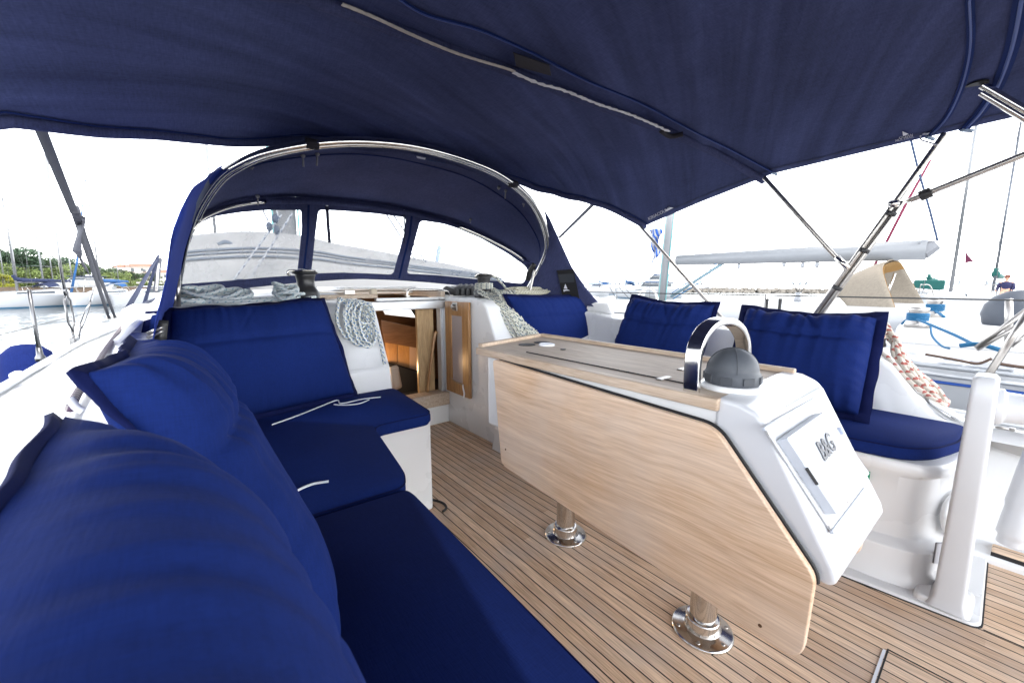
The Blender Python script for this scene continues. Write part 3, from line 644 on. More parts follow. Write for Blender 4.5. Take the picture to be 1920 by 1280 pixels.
# lid seams and cup holders
b=MB()
for a,c in (((1.02,1.17),(1.02,.50)),((1.02,.50),(1.30,.50)),):
    A=Vector((*a,zt+.0012));B=Vector((*c,zt+.0012)); b.tube([A,B],.0022,seg=4)
b.build('lid_seam',DARKGAP,table)
for (px,py,rx) in ((988,646,.037),(1016,642,.037)):
    p=onz(px,py,zt+.001); b=MB(); b.lathe([(rx,0),(rx,.0015)],p,seg=28); b.build('cup_holder',BLK,table)
p=onz(1025,646.5,zt+.002); b=MB(); b.tube([p+Vector((math.cos(a)*.030,math.sin(a)*.030,0.001)) for a in [i*math.pi/12 for i in range(24)]],.006,seg=6,closed=True); b.lathe([(.026,0),(.026,.001)],p,seg=24); b.build('cup_holder_ring',WHITE,table,smooth_=True)
p=onz(1056,655,zt+.001); b=MB(); b.lathe([(.012,0),(.011,.002)],p,seg=16); b.build('finger_hole',BLK,table)
for px,py in ((1244,710),(1282,692)):
    p=onz(px,py,zt); b=MB(); b.box((p.x-.028,p.y-.009,zt),(p.x+.028,p.y+.009,zt+.004)); b.build('lid_hinge',STEELR,table,bevel=.002)
# core
core=[(.945,.30),(.945,1.33),(1.38,1.42),(1.38,.30)]
b=MB(); b.prism(flat(core,.47),flat(core,zt-.024)); b.build('table_body',GELM,table,bevel=.01)
# drop leaves
lp=[onx(930,672,.925),onx(1346,798,.925),onx(1534,1078,.925),onx(1508,1236,.925),onx(946,868,.925)]
poly=rpoly(lp,[.02,.035,.02,.045,.03],6)
b=MB(); b.ext(poly,(-.018,0,0)); lf=b.build('drop_leaf',LEAF,table,bevel=.004,seg=3)
poly2=[Vector((1.40,p.y,p.z)) for p in poly]
b=MB(); b.ext(poly2,(.018,0,0)); b.build('drop_leaf',LEAF,table,bevel=.004,seg=3)
b=MB(); b.tube([p+Vector((.004,0,.001)) for p in poly[6:21]],.0042,seg=6); b.build('leaf_seal',DARKGAP,lf)
b=MB()
for px,py in ((1425,1172),(912+36,842)): 
    p=onx(px,py,.9065); b.lathe([(.004,0),(.004,.001)],p,axis=(-1,0,0),seg=10)
b.build('leaf_knob',plain('brown_dot',(.12,.05,.02),.6),lf)
# instrument pod
S=[(.405,.790),(.352,.787),(.315,.772),(.298,.752),(.158,.497),(.150,.470),(.165,.455),(.205,.462),(.30,.47),(.405,.47)]
x0,x1=.938,1.415
L_=[Vector((x0,y,z)) for y,z in S]; R_=[Vector((x1,y+ (.012 if z>.6 else 0),z-(.0 if z>.6 else .03))) for y,z in S]
b=MB(); b.prism(L_,R_); b.build('instrument_pod',GELP,table,bevel=.012,seg=4,angle=25)
# raised face bezel, cover
fo=Vector((x0,.298,.752)); fx=(Vector((x1,.310,.752))-fo).normalized(); fd=(Vector((x0,.158,.497))-fo).normalized(); fn=fx.cross(fd).normalized()
if fn.dot(Vector((0,-1,.5)))<0: fn=-fn
fp=lambda px,py,k=0: hit(px,py,lambda v:(v-fo).dot(fn))+fn*k
bz=[fp(1428,800),fp(1528,742),fp(1620,905),fp(1560,1005),]
b=MB(); b.ext(rpoly(bz,.015),fn*.006); b.build('pod_bezel',GELP,table,bevel=.004,seg=3)
cv=[fp(1449,826,.006),fp(1523,776,.006),fp(1607,890,.006),fp(1541,966,.006)]
b=MB(); b.ext(rpoly(cv,.006),fn*.022); cvo=b.build('display_cover',GELG,table,bevel=.005,seg=3)
tc=(fp(1524,842,.030)); text('cover_lettering','B&G',.058,plain('letter_grey',(.12,.12,.13),.5),tc,fx,-fd,cvo,bold=True)
a=fp(1486,880,.028);c=fp(1505,909,.028)
b=MB(); b.tube([a-fx*.004,c-fx*.004],.0035,seg=6); b.build('cover_latch',BLK,cvo)
a=fp(1548,806,.029);c=fp(1554,818,.029); b=MB(); b.tube([a,c],.007,seg=8); b.build('cover_scuff',plain('scuff',(.33,.37,.48),.4),cvo)
b=MB()
for px,py in ((1435,813),(1476,786),(1512,762),(1583,940),(1612,900),(1550,988)):
    b.lathe([(.004,0),(.004,.0015),(.001,.002)],fp(px,py,.006),axis=fn,seg=12)
b.build('pod_screw',STEELR,table)
for (q1,q2) in (((1425,806),(1522,748)),((1552,998),(1615,916))):
    a=fp(*q1,.007);c=fp(*q2,.007); b=MB(); b.tube([a,c],.0035,seg=6); b.build('bezel_ridge',GELG,table)
# grab handle
hp=[(.952,.47,.78),(.950,.47,.82),(.950,.47,.865),(.962,.47,.905),(1.0,.47,.938),(1.06,.47,.954),(1.13,.47,.950),(1.19,.47,.928),(1.232,.47,.893),(1.25,.47,.84),(1.255,.47,.78)]
hh=smooth(hp,6)
b=MB()
for i in range(len(hh)): pass
g=[]
cen=Vector((1.10,.47,.80))
T_=[(hh[min(i+1,len(hh)-1)]-hh[max(i-1,0)]).normalized() for i in range(len(hh))]
sec=[(-.019,-.006),(-.017,-.009),(.017,-.009),(.019,-.006),(.019,.006),(.017,.009),(-.017,.009),(-.019,.006)]
vs=[]
for p,t in zip(hh,T_):
    o_=Vector((0,1,0)).cross(t).normalized()
    for a_,c_ in sec: vs.append(p+Vector((0,1,0))*a_+o_*c_)
k=len(sec); b.add(vs,[(i*k+j,i*k+(j+1)%k,(i+1)*k+(j+1)%k,(i+1)*k+j) for i in range(len(hh)-1) for j in range(k)])
b.build('grab_handle',STEEL,table,bevel=.002,angle=30)
# compass with cover
cx,cy=1.075,.428
b=MB(); b.lathe([(.074,0),(.074,.008),(.069,.014)],(cx,cy,.786),seg=40); b.build('compass_base',GEL,table,smooth_=True,bevel=.002)
comp=MB(); comp.lathe([(.062,0),(.064,.01),(.064,.030),(.060,.034)]+[(.060*math.cos(a),.034+.058*math.sin(a)) for a in [i*math.pi/2/10 for i in range(1,11)]],(cx,cy,.798),seg=40)
co=comp.build('compass_cover',DGREY,table,smooth_=True)
for k in range(8):
    b=MB(); a=k*math.pi/4+.2; c_=Vector((cx+math.cos(a)*.0635,cy+math.sin(a)*.0635,.815)); rot=Matrix.Rotation(a,3,'Z'); b.box(c_-Vector((.003,.014,.009)),c_+Vector((.003,.014,.009)),rot=rot); b.build('cover_rib',plain('compass_grey_dark',(.05,.055,.065),.6),co,bevel=.001)
b=MB()
for a in (.5,2.1,3.7,5.3):
    b.tube([Vector((cx+math.cos(a)*.0605*math.cos(t),cy+math.sin(a)*.0605*math.cos(t),.832+.0585*math.sin(t))) for t in [i*math.pi/2/12 for i in range(13)]],.0012,seg=5)
b.build('cover_seam',plain('compass_grey_dark',(.05,.055,.065),.6),co)
# legs
def leg(px,py,lab):
    r=.038; p=onz(px,py,0); 
    b=MB(); b.tube([p+Vector((0,0,z)) for z in (.014,.04,.3,.60)],r,seg=36); l_=b.build('table_leg',STEEL,table,smooth_=True,bevel=.001)
    b=MB(); b.lathe([(.088,.0),(.088,.006),(.084,.010),(.055,.012),(.050,.013),(.049,.045),(.046,.049),(.038,.049)],p,seg=48); f=b.build('leg_flange',STEEL,l_,smooth_=True,bevel=.001)
    b=MB()
    for k in range(6):
        a=k*math.pi/3+.3; b.lathe([(.006,0),(.005,.002),(.001,.003)],p+Vector((math.cos(a)*.071,math.sin(a)*.071,.011)),seg=12)
    b.build('flange_screw',STEELR,f)
    return p
leg(1060,1002,'') ; leg(1316,1179,'')
# curved bracket under forward leg head + small one
p=onz(1060,1002,0)
b=MB(); g=[]
for i in range(14):
    a=math.pi*.72+i/13*math.pi*.75; g.append([p+Vector((math.cos(a)*.040,math.sin(a)*.040,.205-.02*math.sin(i/13*math.pi))),p+Vector((math.cos(a)*.050-.01,math.sin(a)*.050,.255-.045*math.sin(i/13*math.pi)))])
b.grid(g); b.build('leaf_bracket',STEELR,table,smooth_=True,solid=.003)
p=onx(1188,1027,.92); b=MB(); b.tube(smooth([p+Vector((0,.03,.022)),p+Vector((0,.01,.0)),p+Vector((0,-.025,-.004))],5),.0035); b.build('leaf_hook',STEELR,table,smooth_=True)
# red/white pencil-like line beside compass
b=MB(); a=Vector((1.25,.47,.80)); 
# ================================================================= BIMINI
ZC=[(-1.6,1.80),(-.6,1.88),(.2,1.90),(.9,1.875),(1.7,1.80),(2.15,1.745),(2.6,1.66)]
ZE=[(-1.6,1.58),(-.6,1.68),(.04,1.704),(.296,1.693),(.904,1.66),(1.3,1.57),(1.718,1.46),(2.2,1.33)]
BX=1.13; BH=1.475
def canopy_z(x,y):
    u=min(abs(x-BX)/BH,1.15); t=1-u**3
    zc=interp(y,ZC); ze=interp(y,ZE); return ze+(zc-ze)*t
cf=lambda v: v.z-canopy_z(v.x,v.y)
fedge=[hit(px,py,cf,.3,6) for px,py in ((0,226),(60,231),(200,250),(330,258),(430,267))]+[Vector((.95,2.10,0)),Vector((1.35,2.12,0))]+[hit(px,py,cf,.3,6) for px,py in ((1000,352),(1040,362),(1090,374),(1130,387),(1170,405),(1205,427))]
fe=sorted([(p.x,p.y) for p in fedge])
yl=lambda x: interp(x,fe)
xL=BX-BH-.02; xR=2.605
def stb(y): return interp(y,[(-1.6,2.62),(0,2.605),(1.72,2.60)])
bim=thing('bimini','large navy blue canvas bimini stretched over the whole cockpit','bimini',(1.1,.3,.4))
g=[];NX,NY=110,90
def cpt(s,v,off=0):
    x=xL+(stb(.5)-xL)*s
    yf=yl(x); y=yf+(-1.5-yf)*v
    z=canopy_z(x,y)
    ed=(1-abs(2*min(max(s,0),1)-1)**8); d=nz(x*1.1+y*.9,(y-x*.45)*6.5,3)*.022+nz(x*.7,y*15-x*6,7)*.014*(1 if y<1.5 else .3); d*=ed
    # dip slightly between bows
    d-=.012*abs(math.sin((y-.9)*math.pi/1.0))*(1-abs(2*s-1)**4)
    return Vector((x,y,z+d-off))
g=[[cpt(i/NX,j/NY) for i in range(NX+1)] for j in range(NY+1)]
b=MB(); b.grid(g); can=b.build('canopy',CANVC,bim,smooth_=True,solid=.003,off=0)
def csurf(x,y,off=.006):
    s_=(x-xL)/(xR-xL); ed=(1-abs(2*min(max(s_,0),1)-1)**8); d=nz(x*1.1+y*.9,(y-x*.45)*6.5,3)*.022+nz(x*.7,y*15-x*6,7)*.014*(1 if y<1.5 else .3); d*=ed
    s=(x-xL)/(xR-xL); d-=.012*abs(math.sin((y-.9)*math.pi/1.0))*(1-abs(2*s-1)**4)
    return Vector((x,y,canopy_z(x,y)+d-off))
def cpix(pts,off=.006,n=6):
    out=[]
    for px,py in pts:
        h=hit(px,py,cf,.3,6); out.append(csurf(h.x,h.y,off))
    return smooth(out,n)
# hems
hem=[csurf(x,yl(x)-.055,.005) for x in [xL+(xR-xL)*i/60 for i in range(61)]]
b=MB(); b.ribbon(hem,.012,(0,0,1)); b.build('front_hem',CANVB,can,smooth_=True,solid=.003)
fr_=[csurf(x,yl(x)-.028,.012) for x in [xL+(xR-xL)*i/60 for i in range(61)]]
b=MB(); b.tube(fr_,.017,seg=10); b.build('front_hem_sleeve',CANV,can,smooth_=True)
sh=[csurf(xR-.045,y,.005) for y in [1.6-i*.07 for i in range(42)]]
b=MB(); b.ribbon(sh,.006,(0,0,1)); b.build('side_hem',plain('black_thread',(.006,.006,.012),.8),can,smooth_=True)
# bow sleeve (middle) with worn light leather strip and zip
mid=cpix([(560,-30),(680,22),(800,62),(950,118),(1100,178),(1255,240),(1350,290),(1432,335)],.012); mid=[csurf(-.3+.08*i,mid[0].y+.03,.012) for i in range(5)]+mid
b=MB(); b.tube(mid,.022,seg=12,flat=.8); b.build('bow_sleeve',CANV,can,smooth_=True)
strip=cpix([(640,-18),(700,6),(780,38),(860,68),(950,106),(965,112)],.034,8)
WORN=plain('worn_chafe_strip',(.42,.39,.36),.85,var=.35,scale=60,bump=.4,bscale=150)
WORN2=plain('peeling_white_tape',(.62,.63,.66),.7,var=.25,scale=50,bump=.4,bscale=120)
def rag(pts,w_,mat,name,seed,amp):
    b=MB(); a=[];c=[]
    P_=resample(pts,90)
    for i,p in enumerate(P_):
        t=(P_[min(i+1,89)]-P_[max(i-1,0)]).normalized(); s_=t.cross(Vector((0,0,1))).normalized()
        a.append(p-s_*w_*(.5+amp*nz(i*.5,seed))); c.append(p+s_*w_*(.5+amp*nz(i*.5,seed+5)))
    b.grid([a,c]); b.build(name,mat,can,solid=.002)
rag(strip,.013,WORN,'chafe_strip',1,.15)
strip2=cpix([(962,112),(1010,130),(1060,148),(1120,172),(1190,200),(1256,228)],.036,8)
rag(strip2,.015,WORN2,'chafe_tape',2,.55)
dk=plain('black_patch',(.014,.012,.02),.8)
b=MB(); b.add(cpix([(962,76),(1030,104),(1034,124),(968,104)],.026,1)[:4],[(0,1,2,3)]); b.build('sleeve_patch',dk,can,solid=.003)
b=MB(); b.tube(cpix([(1240,228),(1258,237),(1282,234)],.036,4),.012,seg=8); b.build('sleeve_end_flap',dk,can,smooth_=True)
for nm,pts,w_ in (('zip',[(742,-20),(800,12),(900,50),(1000,92),(1100,143),(1200,190),(1300,240),(1380,285),(1452,322)],.014),
                  ('zip',[(1820,-12),(1822,60),(1816,110),(1800,165),(1776,214),(1742,252)],.020),
                  ('zip',[(1917,-10),(1906,50),(1893,100),(1870,160),(1838,208),(1808,240)],.034)):
    pz=cpix(pts,.008,6); p0=pz[0]
    pz=smooth([csurf(-.25,(p0.y*-.12 if pts[0][0]>1500 else p0.y+.05),.008)]+[csurf(p0.x*k,p0.y*(k*.85 if pts[0][0]>1500 else 1),.008) for k in (.3,.6,.85)],6)+pz; b=MB(); b.ribbon(pz,w_,(0,0,1)); z_=b.build(nm,CANVB,can,smooth_=True,solid=.003)
    b=MB(); b.ribbon([p-Vector((0,0,.003)) for p in pz],w_*.28,(0,0,1)); b.build('zip_teeth',plain('zip_teeth',(.02,.05,.22),.5),z_,smooth_=True,solid=.003)
ZE_=plain('zip_end',(.25,.33,.45),.5)
b=MB()
for px,py in ((1452,322),):
    p=cpix([(px-5,py-2),(px+5,py+2)],.010,1); b.tube(p,.008,seg=6)
b.build('zip_pull',ZE_,can)
b=MB(); b.tube(cpix([(1738,250),(1752,256)],.012,1),.008,seg=6); b.build('zip_pull',ZE_,can)
b=MB(); b.tube(cpix([(1803,238),(1824,240)],.012,1),.008,seg=6); b.build('zip_pull',ZE_,can)
# lettering marks on canopy
def place_mark(px,py,px2,py2,body,size,name,yflip=1):
    a=cpix([(px,py),(px2,py2)],.012,1); x=(a[1]-a[0]).normalized(); n_=Vector((0,0,1)); y=n_.cross(x)
    # readable from below
    if (FW.cross(x)).dot(Vector((0,0,1)))<0: pass
    up_=x.cross(ray(px,py)); 
    return text(name,body,size,LOGO,(a[0]+a[1])/2,x,up_,can,ext=.001)
place_mark(1224,403,1248,391,'KIRIACOULIS',.030,'maker_lettering')
a=cpix([(1249,391),(1260,386)],.012,1); b=MB(); b.ribbon(a,.034,(0,0,1)); b.build('maker_block',LOGO,can,solid=.002)
a=cpix([(1693,240),(1704,245),(1694,249)],.012,1); b=MB(); b.add([a[0],a[1],a[2]],[(0,1,2)]); b.build('sail_emblem',LOGO,can,solid=.001)
place_mark(1687,253,1712,246,'OCEAN',.013,'emblem_lettering'); place_mark(1683,258,1711,250,'MULTISAIL',.013,'emblem_lettering')
b=MB(); b.tube(smooth([csurf(2.56,.30,.012),onx(1728,252,2.58),onx(1727,262,2.58),onx(1745,268,2.57),onx(1758,272,2.56)],6),.0035,seg=6); b.build('zip_cord',WHITE,can,smooth_=True)
# frame
fr=STEELR
def pole(a,c,r,name,mat=STEELR,par=bim,mid_=None):
    b=MB(); pts=[a,c] if mid_ is None else smooth([a,mid_,c],8); b.tube(pts,r,seg=14); return b.build(name,mat,par,smooth_=True,bevel=.001)
X1=2.56
pole(onx(1200,425,X1),onx(1388,634,X1+.02),.011,'frame_pole')
pole(onx(1433,333,X1),onx(1577,493,X1),.011,'frame_pole')
a=onx(1772,250,X1+.02); c=onx(1502,625,X1+.02); d=Vector((0,-.020,-.012))
pole(a,c,.013,'frame_pole'); pole(a.lerp(c,.28)+d,c+d,.011,'frame_pole')
for t in (.34,.52,.72,.93):
    p=a.lerp(c,t)+d*.5; ax=(c-a).normalized(); b=MB(); b.tube([p-ax*.010,p+ax*.010],.024,seg=10); b.build('frame_clamp',BLKR,bim,smooth_=True,bevel=.002)
s0=onx(1706,376,X1+.04); s1=onx(1965,272,X1+.05); s1=s0+(s1-s0)*2.2
pole(s0,s1,.013,'frame_strut')
q=s0.lerp(s1,.06); ax=(s1-s0).normalized(); b=MB(); b.tube([q-ax*.02,q+ax*.02],.024,seg=10); b.build('frame_clamp',BLK,bim,smooth_=True,bevel=.003)
q=a.lerp(c,.30); b=MB(); b.tube([q,s0],.009,seg=8); b.tube([q-Vector((0,.02,0)),q+Vector((0,.02,0))],.02,seg=10); b.build('strut_joint',STEEL,bim,smooth_=True)
q=onx(1577,493,X1); b=MB(); b.tube([q-Vector((0,-.02,-.03)),q+Vector((0,-.03,-.03))],.014,seg=10); b.build('pole_joint',STEEL,bim,smooth_=True)
# inner aft tubes top right
a=cpix([(1842,152),(1843,154)],.01,1)[0]; c=onx(1990,248,a.x+.10); c=a+(c-a)*3.2
pole(a,c,.013,'frame_pole',STEEL); pole(a+Vector((0,.0,-.026)),c+Vector((0,0,-.026)),.010,'frame_pole',STEEL)
b=MB(); b.lathe([(.03,0),(.03,.006)],a+Vector((0,.012,.004)),seg=14); b.build('sleeve_opening',BLK,can)
# bimini front straps
STR=plain('grey_webbing',(.055,.058,.075),.8,var=.15,bump=.5,bscale=900)
port_c=csurf(-.28,yl(-.28)-.03,.02)
strap=thing('tensioning_strap','long grey webbing strap from the bimini corner down to the white side deck','strap',tuple(onz(205,598,.62)))
def wstrap(p,q,w0,w1,name,mat,par,n=24,sag=0,twist=0):
    p=Vector(p);q=Vector(q); L=(q-p).length; t=(q-p).normalized(); s0=t.cross(ray(960,640)); 
    b=MB(); A=[];B=[]
    for i in range(n+1):
        k=i/n; c=p.lerp(q,k)+Vector((0,0,-sag*math.sin(math.pi*k))); v=(c-C0).normalized(); s_=t.cross(v).normalized(); s_=(Matrix.Rotation(twist*k,3,t)@s_)
        w_=w0+(w1-w0)*k; A.append(c-s_*w_/2);B.append(c+s_*w_/2)
    b.grid([A,B]); return b.build(name,mat,par,smooth_=True,solid=.0025)
pp=onx(72,232,-.30); e1=onz(205,598,.62); e2=onz(216,596,.62)
m1=pp.lerp(e1,.35)
wstrap(pp,onx(140,400,-.36),.028,.028,'strap_webbing',STR,strap)
wstrap(onx(140,400,-.36),e1,.024,.028,'strap_webbing',STR,strap); wstrap(onx(143,400,-.36),e2,.020,.026,'strap_webbing',STR,strap)
b=MB(); pts=[onx(x,y,-.365) for x,y in ((136,392),(150,400),(152,425),(145,455),(146,478),(160,500),(166,510))]; b.ribbon(smooth(pts,6),.045,RT.cross(UP)*-1); b.build('strap_tail',STR,strap,smooth_=True,solid=.0025)
for e in (e1,e2):
    b=MB(); b.box(e-Vector((.02,.05,.005)),e+Vector((.02,.05,.05))); b.build('strap_shackle',STEELR,strap,bevel=.008)
# starboard strap from bimini to foredeck
b=MB(); wstrap(onx(1113,382,2.35),onx(1048,446,2.75),.026,.026,'port_strap',STR,None)
o=COL.objects[-1]; o.name='tensioning_strap'; tag(o,'short dark strap running down from the starboard front corner of the bimini','strap')
# ================================================================= SPRAYHOOD
hood=thing('sprayhood','navy canvas sprayhood with three clear windows and a steel bow over the companionway','sprayhood',(1.15,2.6,.95))
fA=lambda v: v.y-(2.45-.7*(v.z-.95))
Apx=[(322,600),(330,560),(338,505),(350,445),(370,388),(405,335),(440,308),(500,283),(600,265),(700,263),(800,276),(900,307),(955,336),(998,375),(1022,420),(1029,460),(1018,492),(1003,520),(985,552)]
A=[hit(x,y,fA,.5,6) for x,y in Apx]
As=smooth(A,6)
def Wf(v):
    u=(v.x-1.15)/1.25; return v.y-(3.2-.55*abs(u)**3-.25*(v.z-1.0))
Tpx=[(320,560),(331,520),(338,480),(352,440),(372,408),(400,392),(440,380),(500,373),(600,375),(700,385),(800,404),(880,430),(950,464),(990,492),(1006,508),(1003,525),(993,548)]
T=[hit(x,y,Wf,.5,7) for x,y in Tpx]; Ts=smooth(T,6)
n=90
a_=resample(As,n); t_=resample(Ts,n)
ax_=[Vector((p.x,p.y,p.z)) for p in a_]
g=[]
for j in range(13):
    v=j/12; row=[]
    for i in range(n):
        p=a_[i].lerp(t_[i],v); bul=.035*math.sin(math.pi*v)*math.sin(math.pi*i/(n-1)); p=p+Vector((0,0,bul+.012+nz(i*.12,v*3,2)*.006)); row.append(p)
    g.append(row)
b=MB(); b.grid(g); roof=b.build('hood_canopy',CANV,hood,smooth_=True,solid=.003,off=0)
b=MB(); b.tube([p-Vector((0,0,.008)) for p in As],.0125,seg=12); b.build('hood_bow',STEEL,hood,smooth_=True)
in_=[p+Vector((-(p.x-1.15)*.012,.018,-.016)) for p in As[22:]]
b=MB(); b.tube(in_,.009,seg=10); b.build('hood_bow',STEEL,hood,smooth_=True)
# second bow near the windscreen: only its lower ends show outside their sleeve
def rib(i0,i1,off,r,name,mat,par,dz=-.02,dy=-.03):
    b=MB(); b.tube([p+Vector((0,dy,dz)) for p in t_[i0:i1]],r,seg=10); return b.build(name,mat,par,smooth_=True)
rib(10,25,0,.012,'hood_rib',STEEL,hood); rib(62,80,0,.012,'hood_rib',STEEL,hood); rib(24,63,0,.017,'rib_sleeve',CANV,hood)
b=MB(); b.tube([g[3][i]-Vector((0,0,.008)) for i in range(14,82)],.0035,seg=6); b.build('canopy_piping',CANVB,roof,smooth_=True)
b=MB(); b.ribbon([g[1][i]-Vector((0,0,.006)) for i in range(22,50)],.05,(0,-.3,1)); b.build('canopy_binding',CANV,roof,smooth_=True,solid=.004)
b=MB(); b.ribbon([g[1][i]-Vector((0,0,.006)) for i in range(50,76)],.05,(0,-.3,1)); b.build('canopy_binding',CANV,roof,smooth_=True,solid=.004)
# label strip on canopy
fR=lambda v: min(((v-p).length for p in [g[2][i] for i in range(n)]),default=9)
lb=plain('label_blue',(.015,.05,.16),.7)
def on_roof(px,py):
    d=ray(px,py); best=None;bd=9
    for j in range(12):
        for i in range(n):
            q=g[j][i]; k=(q-C0).dot(d); e=(q-C0-d*k).length
            if e<bd: bd=e;best=C0+d*k
    return best-d*.02
a=on_roof(782,293);c=on_roof(797,296); b=MB(); b.tube([a,c],.010,seg=4); b.build('label_tab',LOGO,roof)
a=on_roof(800,297);c=on_roof(836,303)
text('label_lettering','nautica',.040,lb,(a+c)/2,c-a,UP,roof)
# toggles hanging from the canopy
TG=plain('toggle_grey',(.20,.20,.22),.5)
for px,py,px2,py2 in ((568,292,569,313),(595,289,594,311),(472,312,472,318),(483,368,484,385),(948,358,947,373),(935,352,935,356),(982,382,982,388),(882,412,882,418)):
    a=on_roof(px,py);d_=(a-C0).length; c=C0+ray(px2,py2)*d_; b=MB(); b.ball(a,.011,8); b.tube([a,c],.0045,seg=6); b.build('toggle',TG,hood,smooth_=True)
for q,(i) in enumerate((28,)):
    pass
for px in (585,962):
    a=hit(px,270 if px<900 else 345,fA,.5,6); b=MB(); b.tube([a+Vector((-.025,0,.0)),a+Vector((.025,0,.0))],.022,seg=8); b.build('bow_pocket',dk,hood,smooth_=True)
# windscreen: canvas with three window holes, triangulated on the curved surface
wins=[rpoly([(x,y,0) for x,y in P_],r_,4) for P_,r_ in (
 ([(338,533),(343,500),(353,462),(369,421),(400,406),(450,398),(500,394),(565,394),(566,430),(557,516),(500,520),(420,527)],5),
 ([(597,393),(650,396),(700,400),(762,408),(757,440),(737,515),(700,513),(640,511),(583,513),(590,450)],8),
 ([(788,413),(840,421),(900,446),(950,474),(984,498),(990,508),(982,532),(900,524),(820,516),(762,513),(774,465)],8))]
wins=[[Vector((p.x,p.y)) for p in w__] for w__ in wins]
bot=[(993,553),(960,549),(900,540),(850,534),(800,529),(740,525),(680,523),(640,524),(580,528),(520,534),(450,541),(380,549),(322,558)]
topc=[]
for p in Ts[6:-4:2]:
    d=(p-C0); topc.append((960+F*d.dot(RT)/d.dot(FW),636-F*d.dot(UP)/d.dot(FW)))
outer=[Vector(p) for p in topc]+[Vector(p) for p in bot]
def inside(p,poly):
    c=False;n_=len(poly)
    for i in range(n_):
        a,b__=poly[i],poly[i-1]
        if (a.y>p.y)!=(b__.y>p.y) and p.x<(b__.x-a.x)*(p.y-a.y)/(b__.y-a.y)+a.x: c=not c
    return c
def cdt_mesh(outer,holes,grid_,surf):
    V_=[];E_=[]
    for lp_ in [outer]+holes:
        o_=len(V_); n_=len(lp_); V_+=lp_; E_+=[(o_+i,o_+(i+1)%n_) for i in range(n_)]
    xs=[p.x for p in outer];ys_=[p.y for p in outer]
    x=min(xs)
    while x<max(xs):
        y=min(ys_)
        while y<max(ys_):
            p=Vector((x+.3,y+.2))
            if inside(p,outer): V_.append(p)
            y+=grid_
        x+=grid_
    r=delaunay_2d_cdt(V_,E_,[],0,1e-4)
    vv,ff=r[0],r[2]; P3=[surf(p.x,p.y) for p in vv]
    out=[]
    for f in ff:
        c=sum((vv[i] for i in f),Vector((0,0)))/len(f)
        if not inside(c,outer): continue
        k=next((q for q,h in enumerate(holes) if inside(c,h)),None); out.append((tuple(f),k))
    return P3,out
P3,ff=cdt_mesh(outer,wins,16,lambda x,y:hit(x,y,Wf,.5,7))
b=MB(); b.add(P3,[f for f,k in ff if k is None]).compact(); b.build('window_frame',CANV,hood,smooth_=True,solid=.004,off=0)
for k_ in range(3):
    b=MB(); b.add(P3,[f for f,k in ff if k==k_]).compact(); o=b.build('clear_window',VINYL,hood,smooth_=True)
# zips on the mullions + hanging strap tabs
for pts in ([(578,384),(577,440),(572,480),(568,522)],[(772,405),(768,440),(758,480),(748,522)]):
    b=MB(); b.ribbon([hit(x,y,Wf,.5,7)-ray(x,y)*.006 for x,y in pts],.018,FW*-1); b.build('mullion_zip',CANVB,hood,smooth_=True,solid=.003)
for pts in ([(613,384),(615,420),(618,455)],[(758,396),(759,425),(758,456)]):
    b=MB(); b.ribbon([hit(x,y,Wf,.5,7)-ray(x,y)*.02 for x,y in pts],.022 if pts[0][0]<700 else .01,FW*-1); s_=b.build('hanging_tab',plain('tab_dark',(.02,.02,.05),.8),hood,smooth_=True,solid=.003)
    p=hit(*pts[0],Wf,.5,7)-ray(*pts[0])*.026; b=MB(); b.ball(p,.011,8); b.build('snap_stud',LOGO,s_,smooth_=True)
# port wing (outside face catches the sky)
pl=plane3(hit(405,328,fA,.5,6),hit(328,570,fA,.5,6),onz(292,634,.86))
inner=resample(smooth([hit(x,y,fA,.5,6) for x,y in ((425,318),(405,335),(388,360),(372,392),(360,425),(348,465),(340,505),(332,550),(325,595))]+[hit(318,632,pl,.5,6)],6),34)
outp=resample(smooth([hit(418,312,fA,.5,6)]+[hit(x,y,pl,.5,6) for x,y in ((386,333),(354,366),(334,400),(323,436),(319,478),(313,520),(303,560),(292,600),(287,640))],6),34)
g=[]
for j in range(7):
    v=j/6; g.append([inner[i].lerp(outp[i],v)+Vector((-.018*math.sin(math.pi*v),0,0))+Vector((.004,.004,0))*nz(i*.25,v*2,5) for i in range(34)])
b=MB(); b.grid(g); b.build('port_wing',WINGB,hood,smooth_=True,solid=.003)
port_surf=lambda x,y: hit(x,y,pl,.5,6)
b=MB(); b.tube([p-ray(350,450)*.004 for p in inner],.005,seg=6); b.build('wing_binding',CANVB,hood,smooth_=True)
b=MB(); b.grid([[g[r_][i]-ray(390,340)*.006 for i in range(2,7)] for r_ in range(7)]); b.build('wing_patch',plain('patch_pale',(.06,.08,.15),.7),hood,smooth_=True,solid=.002)
# webbing buckle at foot of port wing
a=port_surf(304,600)-ray(304,600)*.02; c=C0+ray(300,640)*((a-C0).length)
wstrap(a,c,.035,.035,'foot_strap',BLK,hood,n=4)
b=MB(); q=C0+ray(288,625)*((a-C0).length); b.tube([q+RT*-.02,q+RT*.03+UP*.022],.006,seg=8); b.tube([q+RT*-.02-UP*.014,q+RT*.03+UP*.008],.006,seg=8); b.build('foot_buckle',STEELR,hood,smooth_=True)
# tube feet on the coachroof
for px,py,px2,py2 in ((333,515,334,575),(326,540,329,578)):
    b=MB(); b.tube([ony(px,py,2.30),ony(px2,py2,2.30)],.010,seg=10); b.build('bow_foot',STEELR,hood,smooth_=True)
